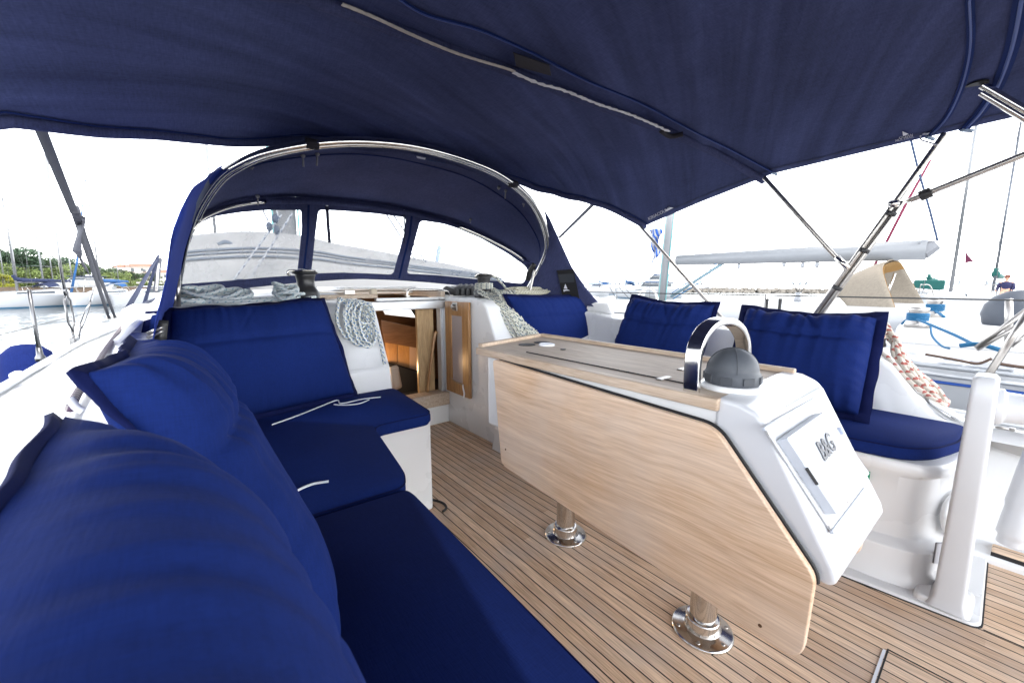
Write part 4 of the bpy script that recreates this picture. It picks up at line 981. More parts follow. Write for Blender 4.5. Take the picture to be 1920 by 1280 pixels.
# starboard wing
q0=hit(1028,430,fA,.5,6); q1=hit(990,545,fA,.5,6); q2=onx(1131,577,2.52)
pls=plane3(q0,q1,q2)
wing=[Vector(p) for p in [(1020,392),(1032,412),(1050,452),(1072,500),(1100,542),(1131,577),(1101,573),(1099,583),(1076,578),(1040,562),(1002,548),(985,545),(1004,517),(1020,487),(1029,460),(1027,430)]]
P3,ff=cdt_mesh(wing,[],14,lambda x,y:hit(x,y,pls,.5,6))
b=MB(); b.add(P3,[f for f,k in ff]).compact(); sw=b.build('starboard_wing',CANV,hood,smooth_=True,solid=.003)
sp=lambda x,y,k=.01: hit(x,y,pls,.5,6)-ray(x,y)*k
MESHP=plain('black_mesh_pocket',(.010,.010,.012),.75); MESHG=plain('grey_mesh_pocket',(.035,.04,.05),.8)
b=MB(); b.add([sp(x,y) for x,y in ((1044,507),(1075,505),(1087,562),(1057,565))],[(0,1,2,3)]); pk=b.build('wing_pocket',MESHP,sw,solid=.004)
b=MB(); b.add([sp(x,y,.016) for x,y in ((1046,514),(1075,513),(1077,529),(1050,530))],[(0,1,2,3)]); b.build('pocket_flap',MESHG,pk,solid=.003)
b=MB(); b.add([sp(x,y,.02) for x,y in ((1060,532),(1064,541),(1057,541))],[(0,1,2)]); b.add([sp(x,y,.02) for x,y in ((1056,543),(1063,542),(1069,545),(1062,545),(1057,547))],[(0,1,2,3,4)]); b.build('pocket_emblem',LOGO,pk)
b=MB(); b.tube([sp(1129,573,.005),onx(1152,592,2.56)],.004,seg=6); b.tube([sp(1131,578,.005),onx(1149,592,2.56)],.003,seg=6); b.build('wing_lashing',plain('lashing',(.25,.18,.2),.8),hood)
# stowed cord at starboard bow foot
b=MB(); b.tube(smooth([hit(1003,505,fA)-ray(1003,505)*.02,ony(996,535,2.3),ony(990,558,2.3)],5),.010,seg=8); b.build('bow_foot',STEELR,hood,smooth_=True)
b=MB(); b.tube(smooth([hit(x,y,fA,.5,6)-ray(x,y)*.04 for x,y in ((1002,495),(993,510),(990,525))],4),[.02]*8+[.012],seg=8); b.build('bow_webbing',BLK,hood,smooth_=True)
# ================================================================= WINCHES
def winch(p,h,label,cat='winch',grp='cockpit winches with black drums',r=.052):
    p=Vector(p); w_=thing('winch',label,cat,tuple(p),grp)
    b=MB(); b.lathe([(r*1.30,0),(r*1.30,h*.10),(r*1.24,h*.14),(r*1.22,h*.30),(r*1.12,h*.36),(r*.98,h*.42),(r*.86,h*.50),(r*.82,h*.62),(r*.88,h*.74),(r*.95,h*.80),(r*.95,h*.84)],p,seg=40); b.build('winch_drum',BLKR,w_,smooth_=True,bevel=.001)
    b=MB(); b.lathe([(r*.9,h*.84),(r*1.18,h*.86),(r*1.22,h*.89),(r*1.20,h*.915),(r*.6,h*.92)],p,seg=40); b.build('self_tailing_jaw',BLKR,w_,smooth_=True,bevel=.001)
    b=MB(); b.lathe([(r*1.0,h*.925),(r*1.12,h*.94),(r*1.10,h*.965),(r*.5,h*.99),(r*.3,h*1.0),(.001,h*1.0)],p,seg=40); b.build('winch_cap',STEEL,w_,smooth_=True)
    b=MB(); b.tube(smooth([p+Vector((-r*.9,-r*.3,h*.95)),p+Vector((-r*1.5,-r*.4,h*.93)),p+Vector((-r*1.65,-r*.4,h*.86)),p+Vector((-r*1.45,-r*.3,h*.80))],5),.006,seg=8); b.build('feeder_arm',STEEL,w_,smooth_=True)
    return w_
winch((.502,2.36,.955),.175,'black winch with steel cap in front of the port window pillar')
winch((1.655,2.36,.955),.175,'black winch with rope wound round it beside the starboard window')
# clutches
cl_=thing('rope_clutch_bank','row of black rope clutches on the white coachroof beside the starboard winch','rope clutch',(1.70,2.75,.96))
for i in range(5):
    x=1.60+i*.048
    b=MB(); b.prism([Vector((x,y,z)) for y,z in ((2.66,.965),(2.85,.965),(2.85,1.02),(2.80,1.038),(2.66,1.01))],[Vector((x+.036,y,z)) for y,z in ((2.66,.965),(2.85,.965),(2.85,1.02),(2.80,1.038),(2.66,1.01))]); k_=b.build('clutch_body',BLK,cl_,bevel=.004)
    b=MB(); b.box((x+.006,2.60,1.015),(x+.030,2.80,1.030),rot=Matrix.Rotation(R(-14),3,'X')); b.build('clutch_lever',plain('lever_grey',(.25,.25,.26),.5),cl_,bevel=.003)
# steel hoop on hatch
hr=thing('grab_rail','low polished steel grab rail on the white coachroof by the hatch','grab rail',(1.45,2.7,.96))
b=MB(); b.tube(smooth([(1.255,2.76,.97),(1.262,2.76,1.0),(1.30,2.76,1.012),(1.52,2.74,1.006),(1.575,2.72,.995),(1.585,2.70,.965)],6),.008,seg=10); b.build('rail_tube',STEEL,hr,smooth_=True)
b=MB(); b.box((1.24,2.745,.955),(1.27,2.775,.972)); b.build('rail_foot',STEELR,hr,bevel=.003)
b=MB(); b.box((1.57,2.685,.955),(1.60,2.715,.972)); b.build('rail_foot',STEELR,hr,bevel=.003)
b=MB(); b.box((.985,2.74,.98),(1.03,2.79,1.02)); o=b.build('latch_block',plain('cream_latch',(.55,.48,.38),.6),None,bevel=.008); tag(o,'small cream plastic latch block at the foot of the middle window pillar','latch')
b=MB(); b.box((.80,2.70,.985),(.865,2.725,1.012)); b.tube([(.55,2.72,1.0),(.82,2.72,1.003)],.007,seg=8); o=b.build('crank_handle',STEELR,None,bevel=.003); tag(o,'steel winch handle lying beside the hanging blue rope coil','winch handle')
# aft starboard winch with red rope
wp=onx(1668,640,2.50)
winch((2.485,.415,.765),.13,'chrome and black winch with red flecked rope beside the aft starboard cushion',r=.062)
# ================================================================= ROPES
RB=rope_mat('rope_blue_fleck',(.68,.69,.66),(.03,.16,.40),(.30,.33,.26),dens=.34,f=36,turns=2)
RP=rope_mat('rope_pale_blue',(.64,.69,.70),(.26,.40,.48),None,dens=.26,f=32)
RG=rope_mat('rope_grey_fleck',(.66,.65,.57),(.06,.08,.10),(.07,.17,.27),dens=.30,f=30,turns=2)
RR=rope_mat('rope_red_fleck',(.62,.57,.50),(.40,.13,.11),None,dens=.36,f=26,turns=1)
RD=rope_mat('rope_dark_fleck',(.40,.36,.36),(.12,.08,.12),None,dens=.5,f=60)
def coil(c,ux,uy,rx,ry,n,r,jit,seed,push,open_=0,dirn=None):
    """loops of rope: ellipse in plane (ux,uy) with drift along push"""
    rnd=random.Random(seed); c=Vector(c);ux=Vector(ux);uy=Vector(uy);push=Vector(push); pts=[]
    for i in range(n):
        a=rx*rnd.uniform(1-jit,1+jit); d=ry*rnd.uniform(1-jit,1+jit); ox=rnd.uniform(-jit,jit)*rx*.4; oy=rnd.uniform(-jit,jit)*ry*.3
        ph=rnd.uniform(-.2,.2)
        for k in range(14):
            t=2*math.pi*k/14+ph*math.sin(math.pi*k/14)
            pts.append(c+ux*(ox+a*math.sin(t))+uy*(oy-d+d*math.cos(t) if open_ else oy+d*math.cos(t))+push*((i+k/14)/n+rnd.uniform(-.04,.04)))
    return pts
b=MB()
wc=Vector((.502,2.36,.99))
# hanging coil on port bulkhead face
cc=[coil((.625,2.225,.975),(1,.05,0),(0,.46,1),.048,.092,6,.008,.30,3,(.10,-.05,-.02),1),
    coil((.69,2.215,.965),(1,.05,0),(0,.46,1),.055,.085,5,.008,.38,8,(.05,-.06,-.01),1)]
for q in cc: b.tube(smooth(q,2),.0078,seg=8)
b.tube(smooth([(.74,2.24,.965),(.77,2.20,.93),(.775,2.155,.86),(.785,2.11,.78),(.79,2.085,.72),(.79,2.07,.68),(.79,2.05,.63)],6),.0085,seg=8)
o=b.build('rope_coil',RB,None,smooth_=True); tag(o,'white rope with blue flecks coiled and hanging over the port bulkhead beside the winch','rope','ropes coiled on deck')
b=MB(); rnd=random.Random(5)
for k in range(10):
    cx_=.415+rnd.uniform(-.03,.03); cy_=2.33+rnd.uniform(-.02,.02); rx=rnd.uniform(.03,.055); q=[]; tl=rnd.uniform(-.8,.8)
    for m_ in range(9):
        a=2*math.pi*m_/9; q.append(Vector((cx_+math.cos(a)*rx,cy_+math.sin(a)*.04,max(.968,.975+.065*k/10+tl*.03*math.cos(a+k)+.02*math.sin(a)))))
    b.tube(smooth(q,4,True),.0085,seg=8,closed=True)
b.tube(smooth([(.46,2.3,.97),(.49,2.28,.98),(.53,2.29,.985)],4),.0085,seg=7)
o=b.build('rope_coil',RP,None,smooth_=True); tag(o,'small tangle of pale rope heaped to the left of the port winch','rope','ropes coiled on deck')
b=MB(); rnd=random.Random(15)
for k in range(15):
    cx_=.085+rnd.uniform(-.085,.085); cy_=2.45+rnd.uniform(-.03,.03); rx=rnd.uniform(.06,.13)*(1-abs(cx_-.085)*3); ry=rnd.uniform(.035,.06); z_=.972+.055*k/15*(1-abs(cx_-.085)*5); tl=rnd.uniform(-.5,.5); q=[]
    for m_ in range(10):
        a=2*math.pi*m_/10; q.append(Vector((cx_+math.cos(a)*rx,cy_+math.sin(a)*ry,max(.970,z_+tl*.05*math.cos(a)+.016*math.sin(a)+rnd.uniform(-.004,.004)))))
    b.tube(smooth(q,4,True),.0105,seg=8,closed=True)
b.tube(smooth([(.2,2.40,.972),(.28,2.38,.973),(.36,2.41,.978),(.44,2.43,.985)],6),.009,seg=8); b.tube(smooth([(.1,2.36,.968),(.25,2.34,.97),(.40,2.35,.972)],6),.008,seg=8)
o=b.build('rope_heap',RP,None,smooth_=True); tag(o,'long heap of pale blue rope on the white coachroof under the port window','rope','ropes coiled on deck')
# starboard hanging bundle
b=MB(); rnd=random.Random(21)
for i in range(11):
    x=1.588+i*.0165; q=[]
    o1=rnd.uniform(-.02,.02)
    q=[Vector((1.655+rnd.uniform(-.05,.05),2.42,.99+rnd.uniform(0,.045))),Vector((x-.01,2.33,1.0+rnd.uniform(-.01,.02))),Vector((x+.0,2.24,.972)),Vector((x+.012,2.16,.93+o1*.3)),Vector((x+.04,2.06,.80+o1)),Vector((x+.065,2.00,.70+o1)),Vector((x+.085,1.97,.61+o1*1.5)),Vector((x+.11,1.965,.585+o1)),Vector((x+.115,1.985,.66)),Vector((x+.09,2.05,.78)),Vector((x+.07,2.14,.915)),Vector((x+.07,2.22,.985)),Vector((x+.10,2.32,1.0)),Vector((1.66+rnd.uniform(-.04,.06),2.45,.985))]
    q=[p+Vector((rnd.uniform(-.006,.006),rnd.uniform(-.012,.004),rnd.uniform(-.006,.006))) for p in q]
    b.tube(smooth(q,5),.0095,seg=8)
for k in range(3): b.tube([Vector((1.655+math.cos(t)*.058,2.36+math.sin(t)*.058,1.02+k*.014+t*.001)) for t in [i*math.pi/12 for i in range(24)]],.008,seg=7,closed=True)
b.tube(smooth([(1.70,2.36,1.11),(1.74,2.34,1.10),(1.80,2.33,1.05),(1.86,2.33,1.0),(1.95,2.30,.985)],6),.008,seg=8)
o=b.build('rope_bundle',RG,None,smooth_=True); tag(o,'thick bundle of grey flecked rope hanging from the starboard winch down the bulkhead','rope','ropes coiled on deck')
b=MB(); q=coil((2.05,2.30,.985),(1,0,0),(0,.9,.35),.19,.04,7,.008,.25,31,(.0,.0,.03)); b.tube(smooth([Vector((p.x,p.y,max(p.z,.975))) for p in q],2),.008,seg=7)
o=b.build('rope_coil',rope_mat('rope_cream',(.58,.56,.46),(.30,.28,.2),None,f=40),None,smooth_=True); tag(o,'cream rope coiled flat behind the small starboard cushion','rope','ropes coiled on deck')
# red rope aft
b=MB(); rnd=random.Random(44); W_=Vector((2.485,.415,.80))
for k in range(3): b.tube([W_+Vector((math.cos(t)*.068,math.sin(t)*.068,.0+k*.022+t*.002)) for t in [i*math.pi/12 for i in range(24)]],.0095,seg=8,closed=True)
rp=lambda x,y,d: C0+ray(x,y)*d
def redloop(s):
    rnd=random.Random(s); j=lambda a: rnd.uniform(-a,a)
    return [Vector((2.53+j(.01),.37+j(.02),.86+j(.02))),Vector((2.50+j(.01),.305+j(.01),.80)),Vector((2.475+j(.02),.29+j(.015),.74+j(.01))),Vector((2.47+j(.02),.24+j(.012),.655+j(.008))),Vector((2.475+j(.025),.185+j(.012),.585+j(.005))),Vector((2.49+j(.03),.142+j(.010),.548+j(.006))),Vector((2.52+j(.02),.130+j(.01),.552+j(.012))),Vector((2.53+j(.02),.17+j(.01),.60+j(.012))),Vector((2.52+j(.02),.24+j(.012),.67+j(.012))),Vector((2.51+j(.02),.30+j(.01),.76+j(.01)))]
q=[]
for s in range(5): q+=redloop(s+50)
b.tube(smooth(q,4),.0098,seg=8)
b.tube(smooth([(2.44,.50,.775),(2.42,.40,.762),(2.425,.33,.738),(2.44,.26,.65),(2.46,.20,.59),(2.49,.15,.555)],6),.0098,seg=8)
o=b.build('rope_coil',RR,None,smooth_=True); tag(o,'white rope with red flecks looped off the aft starboard winch onto the coaming','rope','ropes coiled on deck')
# thin white ties on the cushions
def tie(pts,label,r=.0028):
    b=MB(); b.tube(smooth(pts,6),r,seg=6); o=b.build('cushion_tie',WHITE,None,smooth_=True); tag(o,label,'cord')
tie([onz(x,y,.507) for x,y in ((510,796),(560,778),(600,762),(632,750),(640,756),(680,748),(714,744))],'long thin white cord lying along the foot of the port bulkhead cushion')
tie([onz(x,y,.507) for x,y in ((626,758),(650,759),(675,756),(692,749))],'short curved white cord end beside the longer cord on the blue seat')
tie([onz(x,y,.507) for x,y in ((556,920),(572,912),(590,906),(616,902))],'short white cord end lying alone on the middle of the port seat cushion',.0038)
tie([C0+ray(x,y)*.9 for x,y in ((130,745),(138,757),(146,765),(156,770))],'thick white cord loop between the two puffy port cushions',.006)
# rope on port side deck
b=MB(); b.tube(smooth([onz(x,y,.858) for x,y in ((255,587),(240,600),(225,618),(205,645),(190,668),(176,692),(160,715),(145,738),(132,765))],6),.007,seg=8); o=b.build('deck_line',RD,None,smooth_=True); tag(o,'dark flecked line lying along the white port side deck','rope')
# ================================================================= HELM COLUMN
hc=thing('helm_column','tall white moulded steering column at the starboard helm','helm column',(1.85,.0,.03))
b=MB()
def rect(cx,cy,z,a,c,r=.012): return rpoly([Vector((cx-a,cy-c,z)),Vector((cx+a,cy-c,z)),Vector((cx+a,cy+c,z)),Vector((cx-a,cy+c,z))],r,4)
lv=[rect(1.862,.018,.02,.072,.050,.02),rect(1.862,.018,.05,.058,.036),rect(1.862,.018,.30,.056,.032),rect(1.868,.018,.70,.056,.028),rect(1.870,.018,.765,.054,.027),rect(1.870,.018,.778,.046,.020)]
n=len(lv[0]); vs=[p for q in lv for p in q]; b.add(vs,[(i*n+k,i*n+(k+1)%n,(i+1)*n+(k+1)%n,(i+1)*n+k) for i in range(len(lv)-1) for k in range(n)]+[[(len(lv)-1)*n+k for k in range(n)]])
b.build('column_post',GELP,hc,smooth_=True,bevel=.003,angle=50)
b=MB(); b.lathe([(.055,-.055),(.055,-.03),(.046,-.025),(.040,.10),(.046,.13)],(1.885,-.05,.685),axis=(.1,-1,0),seg=32); b.build('wheel_hub',GELP,hc,smooth_=True,bevel=.003)
b=MB(); b.tube(smooth([(1.98,-.15,.76),(1.99,-.125,.60),(1.985,-.105,.42),(1.955,-.09,.30),(1.95,-.085,.24)],8),[.040]*20+[.036]*8+[.03]*5,seg=16); b.build('lower_arm',GELP,hc,smooth_=True)
b=MB(); b.box((1.9,-.135,.68),(1.93,-.11,.72)); b.build('hub_clip',BLK,hc,bevel=.003)
# coaming-top instrument / throttle panel
def hb(x,y): return interp(y,[(-.6,.41),(-.1,.43),(.06,.468),(.12,.50),(.21,.575),(.30,.70),(.38,.757)])
tp=thing('throttle_panel','small white recessed panel on the sloping starboard coaming near the helm','panel',(2.47,.12,.5))
b=MB(); q=[Vector((x,y,hb(x,y)+.006)) for x,y in ((2.425,.165),(2.50,.185),(2.50,.04),(2.425,.03))]; b.ext(rpoly(q,.012),(0,0,.010)); pb=b.build('panel_plate',GEL,tp,bevel=.003,seg=3)
b=MB(); q=[Vector((2.432,y,hb(0,y)+.018)) for y in (.10,.04)]; b.tube(q,.005,seg=6); b.build('panel_slot',BLK,tp)
b=MB(); p=Vector((2.462,.11,hb(0,.11)+.018)); b.box(p-Vector((.009,.008,0)),p+Vector((.009,.008,.004))); b.build('panel_button',GELG,tp,bevel=.001)
# handle well and drain on quarter
b=MB(); b.tube(smooth([onx(x,y,2.5) for x,y in ((1866,801),(1880,803),(1893,812),(1880,816),(1866,812))],5),.006,seg=8); o=b.build('fuel_cap_ring',STEELR,None,smooth_=True); tag(o,'small steel ring fitting on the white quarter deck behind the helm column','deck fitting')
b=MB(); p=onx(1896,815,2.5); b.box(p-Vector((.01,.008,.035)),p+Vector((.01,.008,.03))); o=b.build('deck_vent',STEELR,None,bevel=.003); tag(o,'small grey slotted vent on the white quarter deck behind the helm column','vent')
# ================================================================= WATER, SHORE
WZ=-1.0
wm,n,bs=mk('sea_water'); l=n.links
bs.inputs['Base Color'].default_value=(.04,.055,.06,1); bs.inputs['Roughness'].default_value=.08; bs.inputs['IOR'].default_value=1.33
def wnoise(sc,det):
    t=N(n,'ShaderNodeTexNoise'); t.inputs['Scale'].default_value=1; t.inputs['Detail'].default_value=det
    m_=N(n,'ShaderNodeMapping'); m_.inputs['Scale'].default_value=(sc,sc*.45,sc); m_.inputs['Rotation'].default_value=(0,0,R(50)); l.new(N(n,'ShaderNodeNewGeometry').outputs['Position'],m_.inputs[0]); l.new(m_.outputs[0],t.inputs[0]); return t.outputs[0]
a1=wnoise(1.6,6); a2=wnoise(.25,4)
ad=N(n,'ShaderNodeMath',operation='MULTIPLY_ADD'); l.new(a2,ad.inputs[0]); ad.inputs[1].default_value=2.0; l.new(a1,ad.inputs[2])
bp=N(n,'ShaderNodeBump'); bp.inputs['Strength'].default_value=.5; bp.inputs['Distance'].default_value=.12; l.new(ad.outputs[0],bp.inputs['Height']); l.new(bp.outputs[0],bs.inputs['Normal'])
b=MB(); b.add([(-3000,-3000,WZ),(3000,-3000,WZ),(3000,4500,WZ),(-3000,4500,WZ)],[(0,1,2,3)]); b.build('water',wm,None,kind='structure')
def G(px,dist,z=WZ):
    p=far(px,HY,dist); return Vector((p.x,p.y,z))
def zpx(px,py,dist): return far(px,py,dist).z
GRASS=plain('shore_grass',(.06,.08,.02),.9,var=.5,scale=.15)
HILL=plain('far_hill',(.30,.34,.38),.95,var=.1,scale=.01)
STONE=plain('quay_stone',(.12,.085,.06),.9,var=.4,scale=1.2,bump=.5,bscale=2)
# shore terrain
g=[]
for j in range(12):
    row=[]
    for i in range(50):
        px=-420+i*18; d=88+j*22; p=G(px,d+nz(i*.3,1)*4); p.z=-1.3+min(1,j/1.5)*1.7+ j*.30*max(0,min(1,(360-px)/300))+nz(i*.4,j*.5)*.5; row.append(p)
    g.append(row)
b=MB(); b.grid(g); b.build('shore_ground',GRASS,None,smooth_=True,kind='structure')
g=[]
for j in range(4):
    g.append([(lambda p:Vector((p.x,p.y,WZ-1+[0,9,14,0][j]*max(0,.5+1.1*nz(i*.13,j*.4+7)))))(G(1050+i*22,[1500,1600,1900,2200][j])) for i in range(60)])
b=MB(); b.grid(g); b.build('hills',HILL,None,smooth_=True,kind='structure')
# quay
q=[G(px,d) for px,d in ((-60,74),(60,72),(140,70),(180,71),(330,78))]
b=MB()
for a,c in zip(q,q[1:]):
    nrm=Vector((c.y-a.y,a.x-c.x,0)).normalized(); nrm=nrm if nrm.dot(a)>0 else -nrm
    b.ext([a,c,c+Vector((0,0,1.7)),a+Vector((0,0,1.7))],nrm*14)
o=b.build('quay_wall',STONE,None,bevel=.05); tag(o,'low brown stone quay wall behind the moored boats on the left shore','quay wall')
# ---- trees
BARK=plain('bark',(.07,.05,.035),.9,var=.3)
def leafmat(name,c):
    m_,n,b=mk(name); l=n.links
    oi=N(n,'ShaderNodeNewGeometry'); t=N(n,'ShaderNodeTexNoise'); t.inputs['Scale'].default_value=.9; t.inputs['Detail'].default_value=4; l.new(oi.outputs['Position'],t.inputs[0])
    cr=N(n,'ShaderNodeValToRGB'); cr.color_ramp.elements[0].position=.35; cr.color_ramp.elements[0].color=(*[q*.5 for q in c],1); cr.color_ramp.elements[1].position=.65; cr.color_ramp.elements[1].color=(*[q*1.5 for q in c],1); l.new(t.outputs[0],cr.inputs[0]); l.new(cr.outputs[0],b.inputs['Base Color']); b.inputs['Roughness'].default_value=.8
    return m_
LEAFM=[leafmat('pine_foliage',(.05,.09,.05)),leafmat('dark_foliage',(.065,.10,.045)),leafmat('olive_foliage',(.13,.17,.05)),leafmat('yellow_foliage',(.20,.20,.01))]
def tree(kind,h,label,seed):
    rnd=random.Random(seed); t=thing(['pine_tree','broadleaf_tree','shrub','flowering_shrub'][kind],label,['tree','tree','bush','bush'][kind],(0,0,0),'trees on the left shore')
    th=h*(.55 if kind<2 else .25)
    b=MB(); b.tube(smooth([(0,0,0),(rnd.uniform(-.2,.2),rnd.uniform(-.2,.2),th*.5),(rnd.uniform(-.3,.3),0,th),(0,0,h*.85)],5),[.22-.2*i/15 for i in range(16)],seg=7)
    cl=[]
    for i in range(16 if kind<2 else 10):
        a=rnd.uniform(0,6.28); rr=h*rnd.uniform(.1,.46)*(1 if kind!=0 else .9); z=h*rnd.uniform(.42 if kind<2 else .15,.93)
        k=1-abs(z/h-.65)*.9; c=Vector((math.cos(a)*rr*k,math.sin(a)*rr*k,z)); cl.append((c,h*rnd.uniform(.12,.22)))
        if kind<2: b.tube([Vector((0,0,min(th,z*.8))),c],[.09,.03],seg=5)
    b.build('trunk',BARK,t,smooth_=True)
    m_=MB()
    for c,r in cl:
        for k in range(250 if kind<2 else 210):
            d=Vector((rnd.gauss(0,1),rnd.gauss(0,1),rnd.gauss(0,1)*.62)).normalized()*r*rnd.uniform(.45,1.12); p=c+d
            u=Vector((rnd.gauss(0,1),rnd.gauss(0,1),rnd.gauss(0,1))).normalized(); w_=u.orthogonal().normalized(); s_=h*rnd.uniform(.016,.034)
            m_.add([p-u*s_,p+w_*s_*.7,p+u*s_,p-w_*s_*.7],[(0,1,2,3)])
    m_.build('crown',LEAFM[kind],t)
    return t
protos=[tree(0,9,'',1),tree(1,9,'',2),tree(1,8,'',3),tree(2,4,'',4),tree(3,3,'',5)]
TP=[(12,130,0,1.15),(36,128,0,1.25),(-25,132,1,1.1),(58,138,2,1.0),(84,140,1,1.0),(104,142,0,1.05),(124,146,1,.95),(146,150,2,.95),(172,160,1,.9),(200,165,2,.85),(226,170,1,.8),(-60,125,2,1.2),
    (20,104,3,1.5),(50,100,3,1.6),(74,100,3,1.6),(100,98,3,1.6),(122,100,3,1.4),(150,104,3,1.4),(178,108,3,1.4),(210,112,3,1.4),(245,115,3,1.3),(-10,102,3,1.2),(4,92,4,1.25),(16,94,4,1.0),(275,125,3,.9),(305,130,3,.9),(330,128,3,.9),(255,178,1,.7),(285,185,2,.7)]
tn=['tall pine with open crown','dense dark broadleaf tree','rounded green broadleaf tree','low olive green shrub','bright yellow flowering shrub']
nb=['behind the yacht with the navy boom cover','near the left edge of the photo','at the far left beyond the frame edge of the quay','rising above the quay left of the white masts','right of the navy boom cover','beside the pair of bare masts','above the beached cabin boat','behind the grey strap','right of the hanging strap tail','far right of the tree line','above the yacht with the blue cover','outermost at the far left']
pos=['leftmost','second','third','fourth','fifth','sixth','seventh','eighth','ninth','tenth','eleventh','twelfth','thirteenth','fourteenth','fifteenth','sixteenth']
order={}
for k in range(5):
    ids=sorted([i for i,t in enumerate(TP) if t[2]==k],key=lambda i:TP[i][0])
    for r_,i in enumerate(ids): order[i]=(r_,len(ids))
first=set()
for i,(px,d,k,s) in enumerate(TP):
    r_,tot=order[i]; p=G(px,d,-.1 if k>2 else .8)
    lab=f'{tn[k]} on the left shore, {pos[r_]} of its kind from the left'
    if k not in first: first.add(k); o=protos[k]; o.location=p; o['label']=lab
    else: o=copy_thing(protos[k],p,lab)
    o.rotation_euler=(0,0,i*1.7); o.scale=(s,s,s*(.66+.06*math.sin(i*3)))
# ---- houses far
WALLH=plain('house_wall',(.62,.58,.54),.9); ROOFH=plain('house_roof',(.34,.17,.12),.9); PANE=plain('dark_pane',(.03,.04,.05),.2)
def house(px,d,w_,h,z,label):
    p=G(px,d,z); t=thing('hillside_house',label,'house',tuple(p),'pale houses above the left shore'); v=Vector((p.x,p.y,0)).normalized(); s_=Vector((-v.y,v.x,0))
    def P(a,b_,c): return p+s_*a+v*b_+Vector((0,0,c))
    b=MB(); b.prism([P(-w_,0,-3),P(w_,0,-3),P(w_,8,-3),P(-w_,8,-3)],[P(-w_,0,h),P(w_,0,h),P(w_,8,h),P(-w_,8,h)]); b.build('wall',WALLH,t)
    b=MB(); b.prism([P(-w_-.4,-.4,h),P(w_+.4,-.4,h),P(w_+.4,8.4,h),P(-w_-.4,8.4,h)],[P(-w_*.6,3,h+1.3),P(w_*.6,3,h+1.3),P(w_*.6,5,h+1.3),P(-w_*.6,5,h+1.3)]); b.build('roof',ROOFH,t)
    for k in range(3):
        a=-w_*.6+k*w_*.6; b=MB(); b.prism([P(a-.5,-.05,h-2),P(a+.5,-.05,h-2),P(a+.5,.1,h-2),P(a-.5,.1,h-2)],[P(a-.5,-.05,h-.8),P(a+.5,-.05,h-.8),P(a+.5,.1,h-.8),P(a-.5,.1,h-.8)]); b.build('window',PANE,t)
for i,(px,w_,h,z,lb_) in enumerate(((232,5,4,2,'small pale house farthest left above the tree line'),(252,6,5,3,'wide pale house second from the left on the shore'),(270,5,6,2.5,'tallest pale house in the middle of the shore group'),(292,6,4,2,'low pale house fourth along beside the navy straps'),(312,4,4,2,'small pale house nearest the blue sprayhood wing'))): house(px,230,w_*1.0,h*1.0,z,lb_)
# ---- breakwater
rk=MB(); rnd=random.Random(3)
def rocks(px0,px1,d,nr,hh):
    for i in range(nr):
        px=rnd.uniform(px0,px1); row=rnd.random(); p=G(px,d+row*5); r=rnd.uniform(.25,.55); z=WZ+hh*(1-abs(row*2-1))*rnd.uniform(.4,1)
        o_=len(rk.v); s_=[rnd.uniform(.75,1.3) for _ in range(3)]
        vs=[]
        for a in range(3):
            for k in range(6):
                t=math.pi*(a+1)/4; q=2*math.pi*k/6; vs.append(Vector((p.x,p.y,z))+Vector((math.sin(t)*math.cos(q)*s_[0],math.sin(t)*math.sin(q)*s_[1],math.cos(t)*s_[2]*.8))*r*rnd.uniform(.75,1.2))
        vs.append(Vector((p.x,p.y,z+r))); vs.append(Vector((p.x,p.y,z-r)))
        fs=[(a*6+k,a*6+(k+1)%6,(a+1)*6+(k+1)%6,(a+1)*6+k) for a in range(2) for k in range(6)]+[(18,(k+1)%6,k) for k in range(6)]+[(19,12+k,12+(k+1)%6) for k in range(6)]
        rk.add(vs,fs)
rocks(1262,1790,115,1300,.95); rocks(1085,1180,115,240,1.0)
rk.build('breakwater_rocks',plain('rock',(.20,.18,.155),.9,var=.35,scale=.4),None,kind='stuff')
# ---- boats
WHH=plain('boat_white',(.42,.43,.45),.35,var=.03,scale=1); DECKB=plain('boat_deck',(.36,.37,.37),.6,var=.04,scale=1)
MASTM=plain('mast_silver',(.23,.235,.245),.4,metal=.5,var=.05); WIRE=plain('rigging_wire',(.05,.052,.056),.4,metal=.6)
NAVY=plain('cover_navy',(.012,.02,.06),.85,var=.15); BLUE=plain('cover_blue',(.01,.07,.20),.8,var=.12); TEAL=plain('cover_teal',(.01,.09,.08),.85,var=.12); BOOT=plain('boot_blue',(.03,.12,.22),.5); REDS=plain('stripe_red',(.28,.03,.06),.5); DKG=plain('antifoul_dark',(.01,.04,.045),.6); MASTD=plain('mast_dark',(.12,.13,.15),.4,metal=.4)
def hullmesh(L,B,fb,zk,par,mat,nm,z0=None,z1=None,k=1.0):
    b=MB(); g=[]
    for i in range(25):
        s=i/24; x=-L/2+L*s
        w_=B/2*(min(1,(.72+.28*math.sin(min(s/.45,1)*math.pi/2)))*(1-max(0,(s-.45)/.55)**2.2))*k
        zt_=fb*(1+.18*(s-.4)**2*2.5); row=[]
        lo=zk if z0 is None else z0; hi=zt_ if z1 is None else z1
        for j in range(6):
            v=j/5; z=lo+(hi-lo)*v; fl=(.55+.45*max(0,min(1,(z-zk)/(fb-zk)))**.5)
            row.append(Vector((x+ (z-zk)*.12*s*(1 if s>.8 else 0),-w_*fl,z)))
        g.append(row)
    gl=[[Vector((p.x,-p.y,p.z)) for p in r] for r in g]
    b.grid(g); b.grid(gl); b.add(g[0]+gl[0][::-1],[list(range(12))]); return b,g
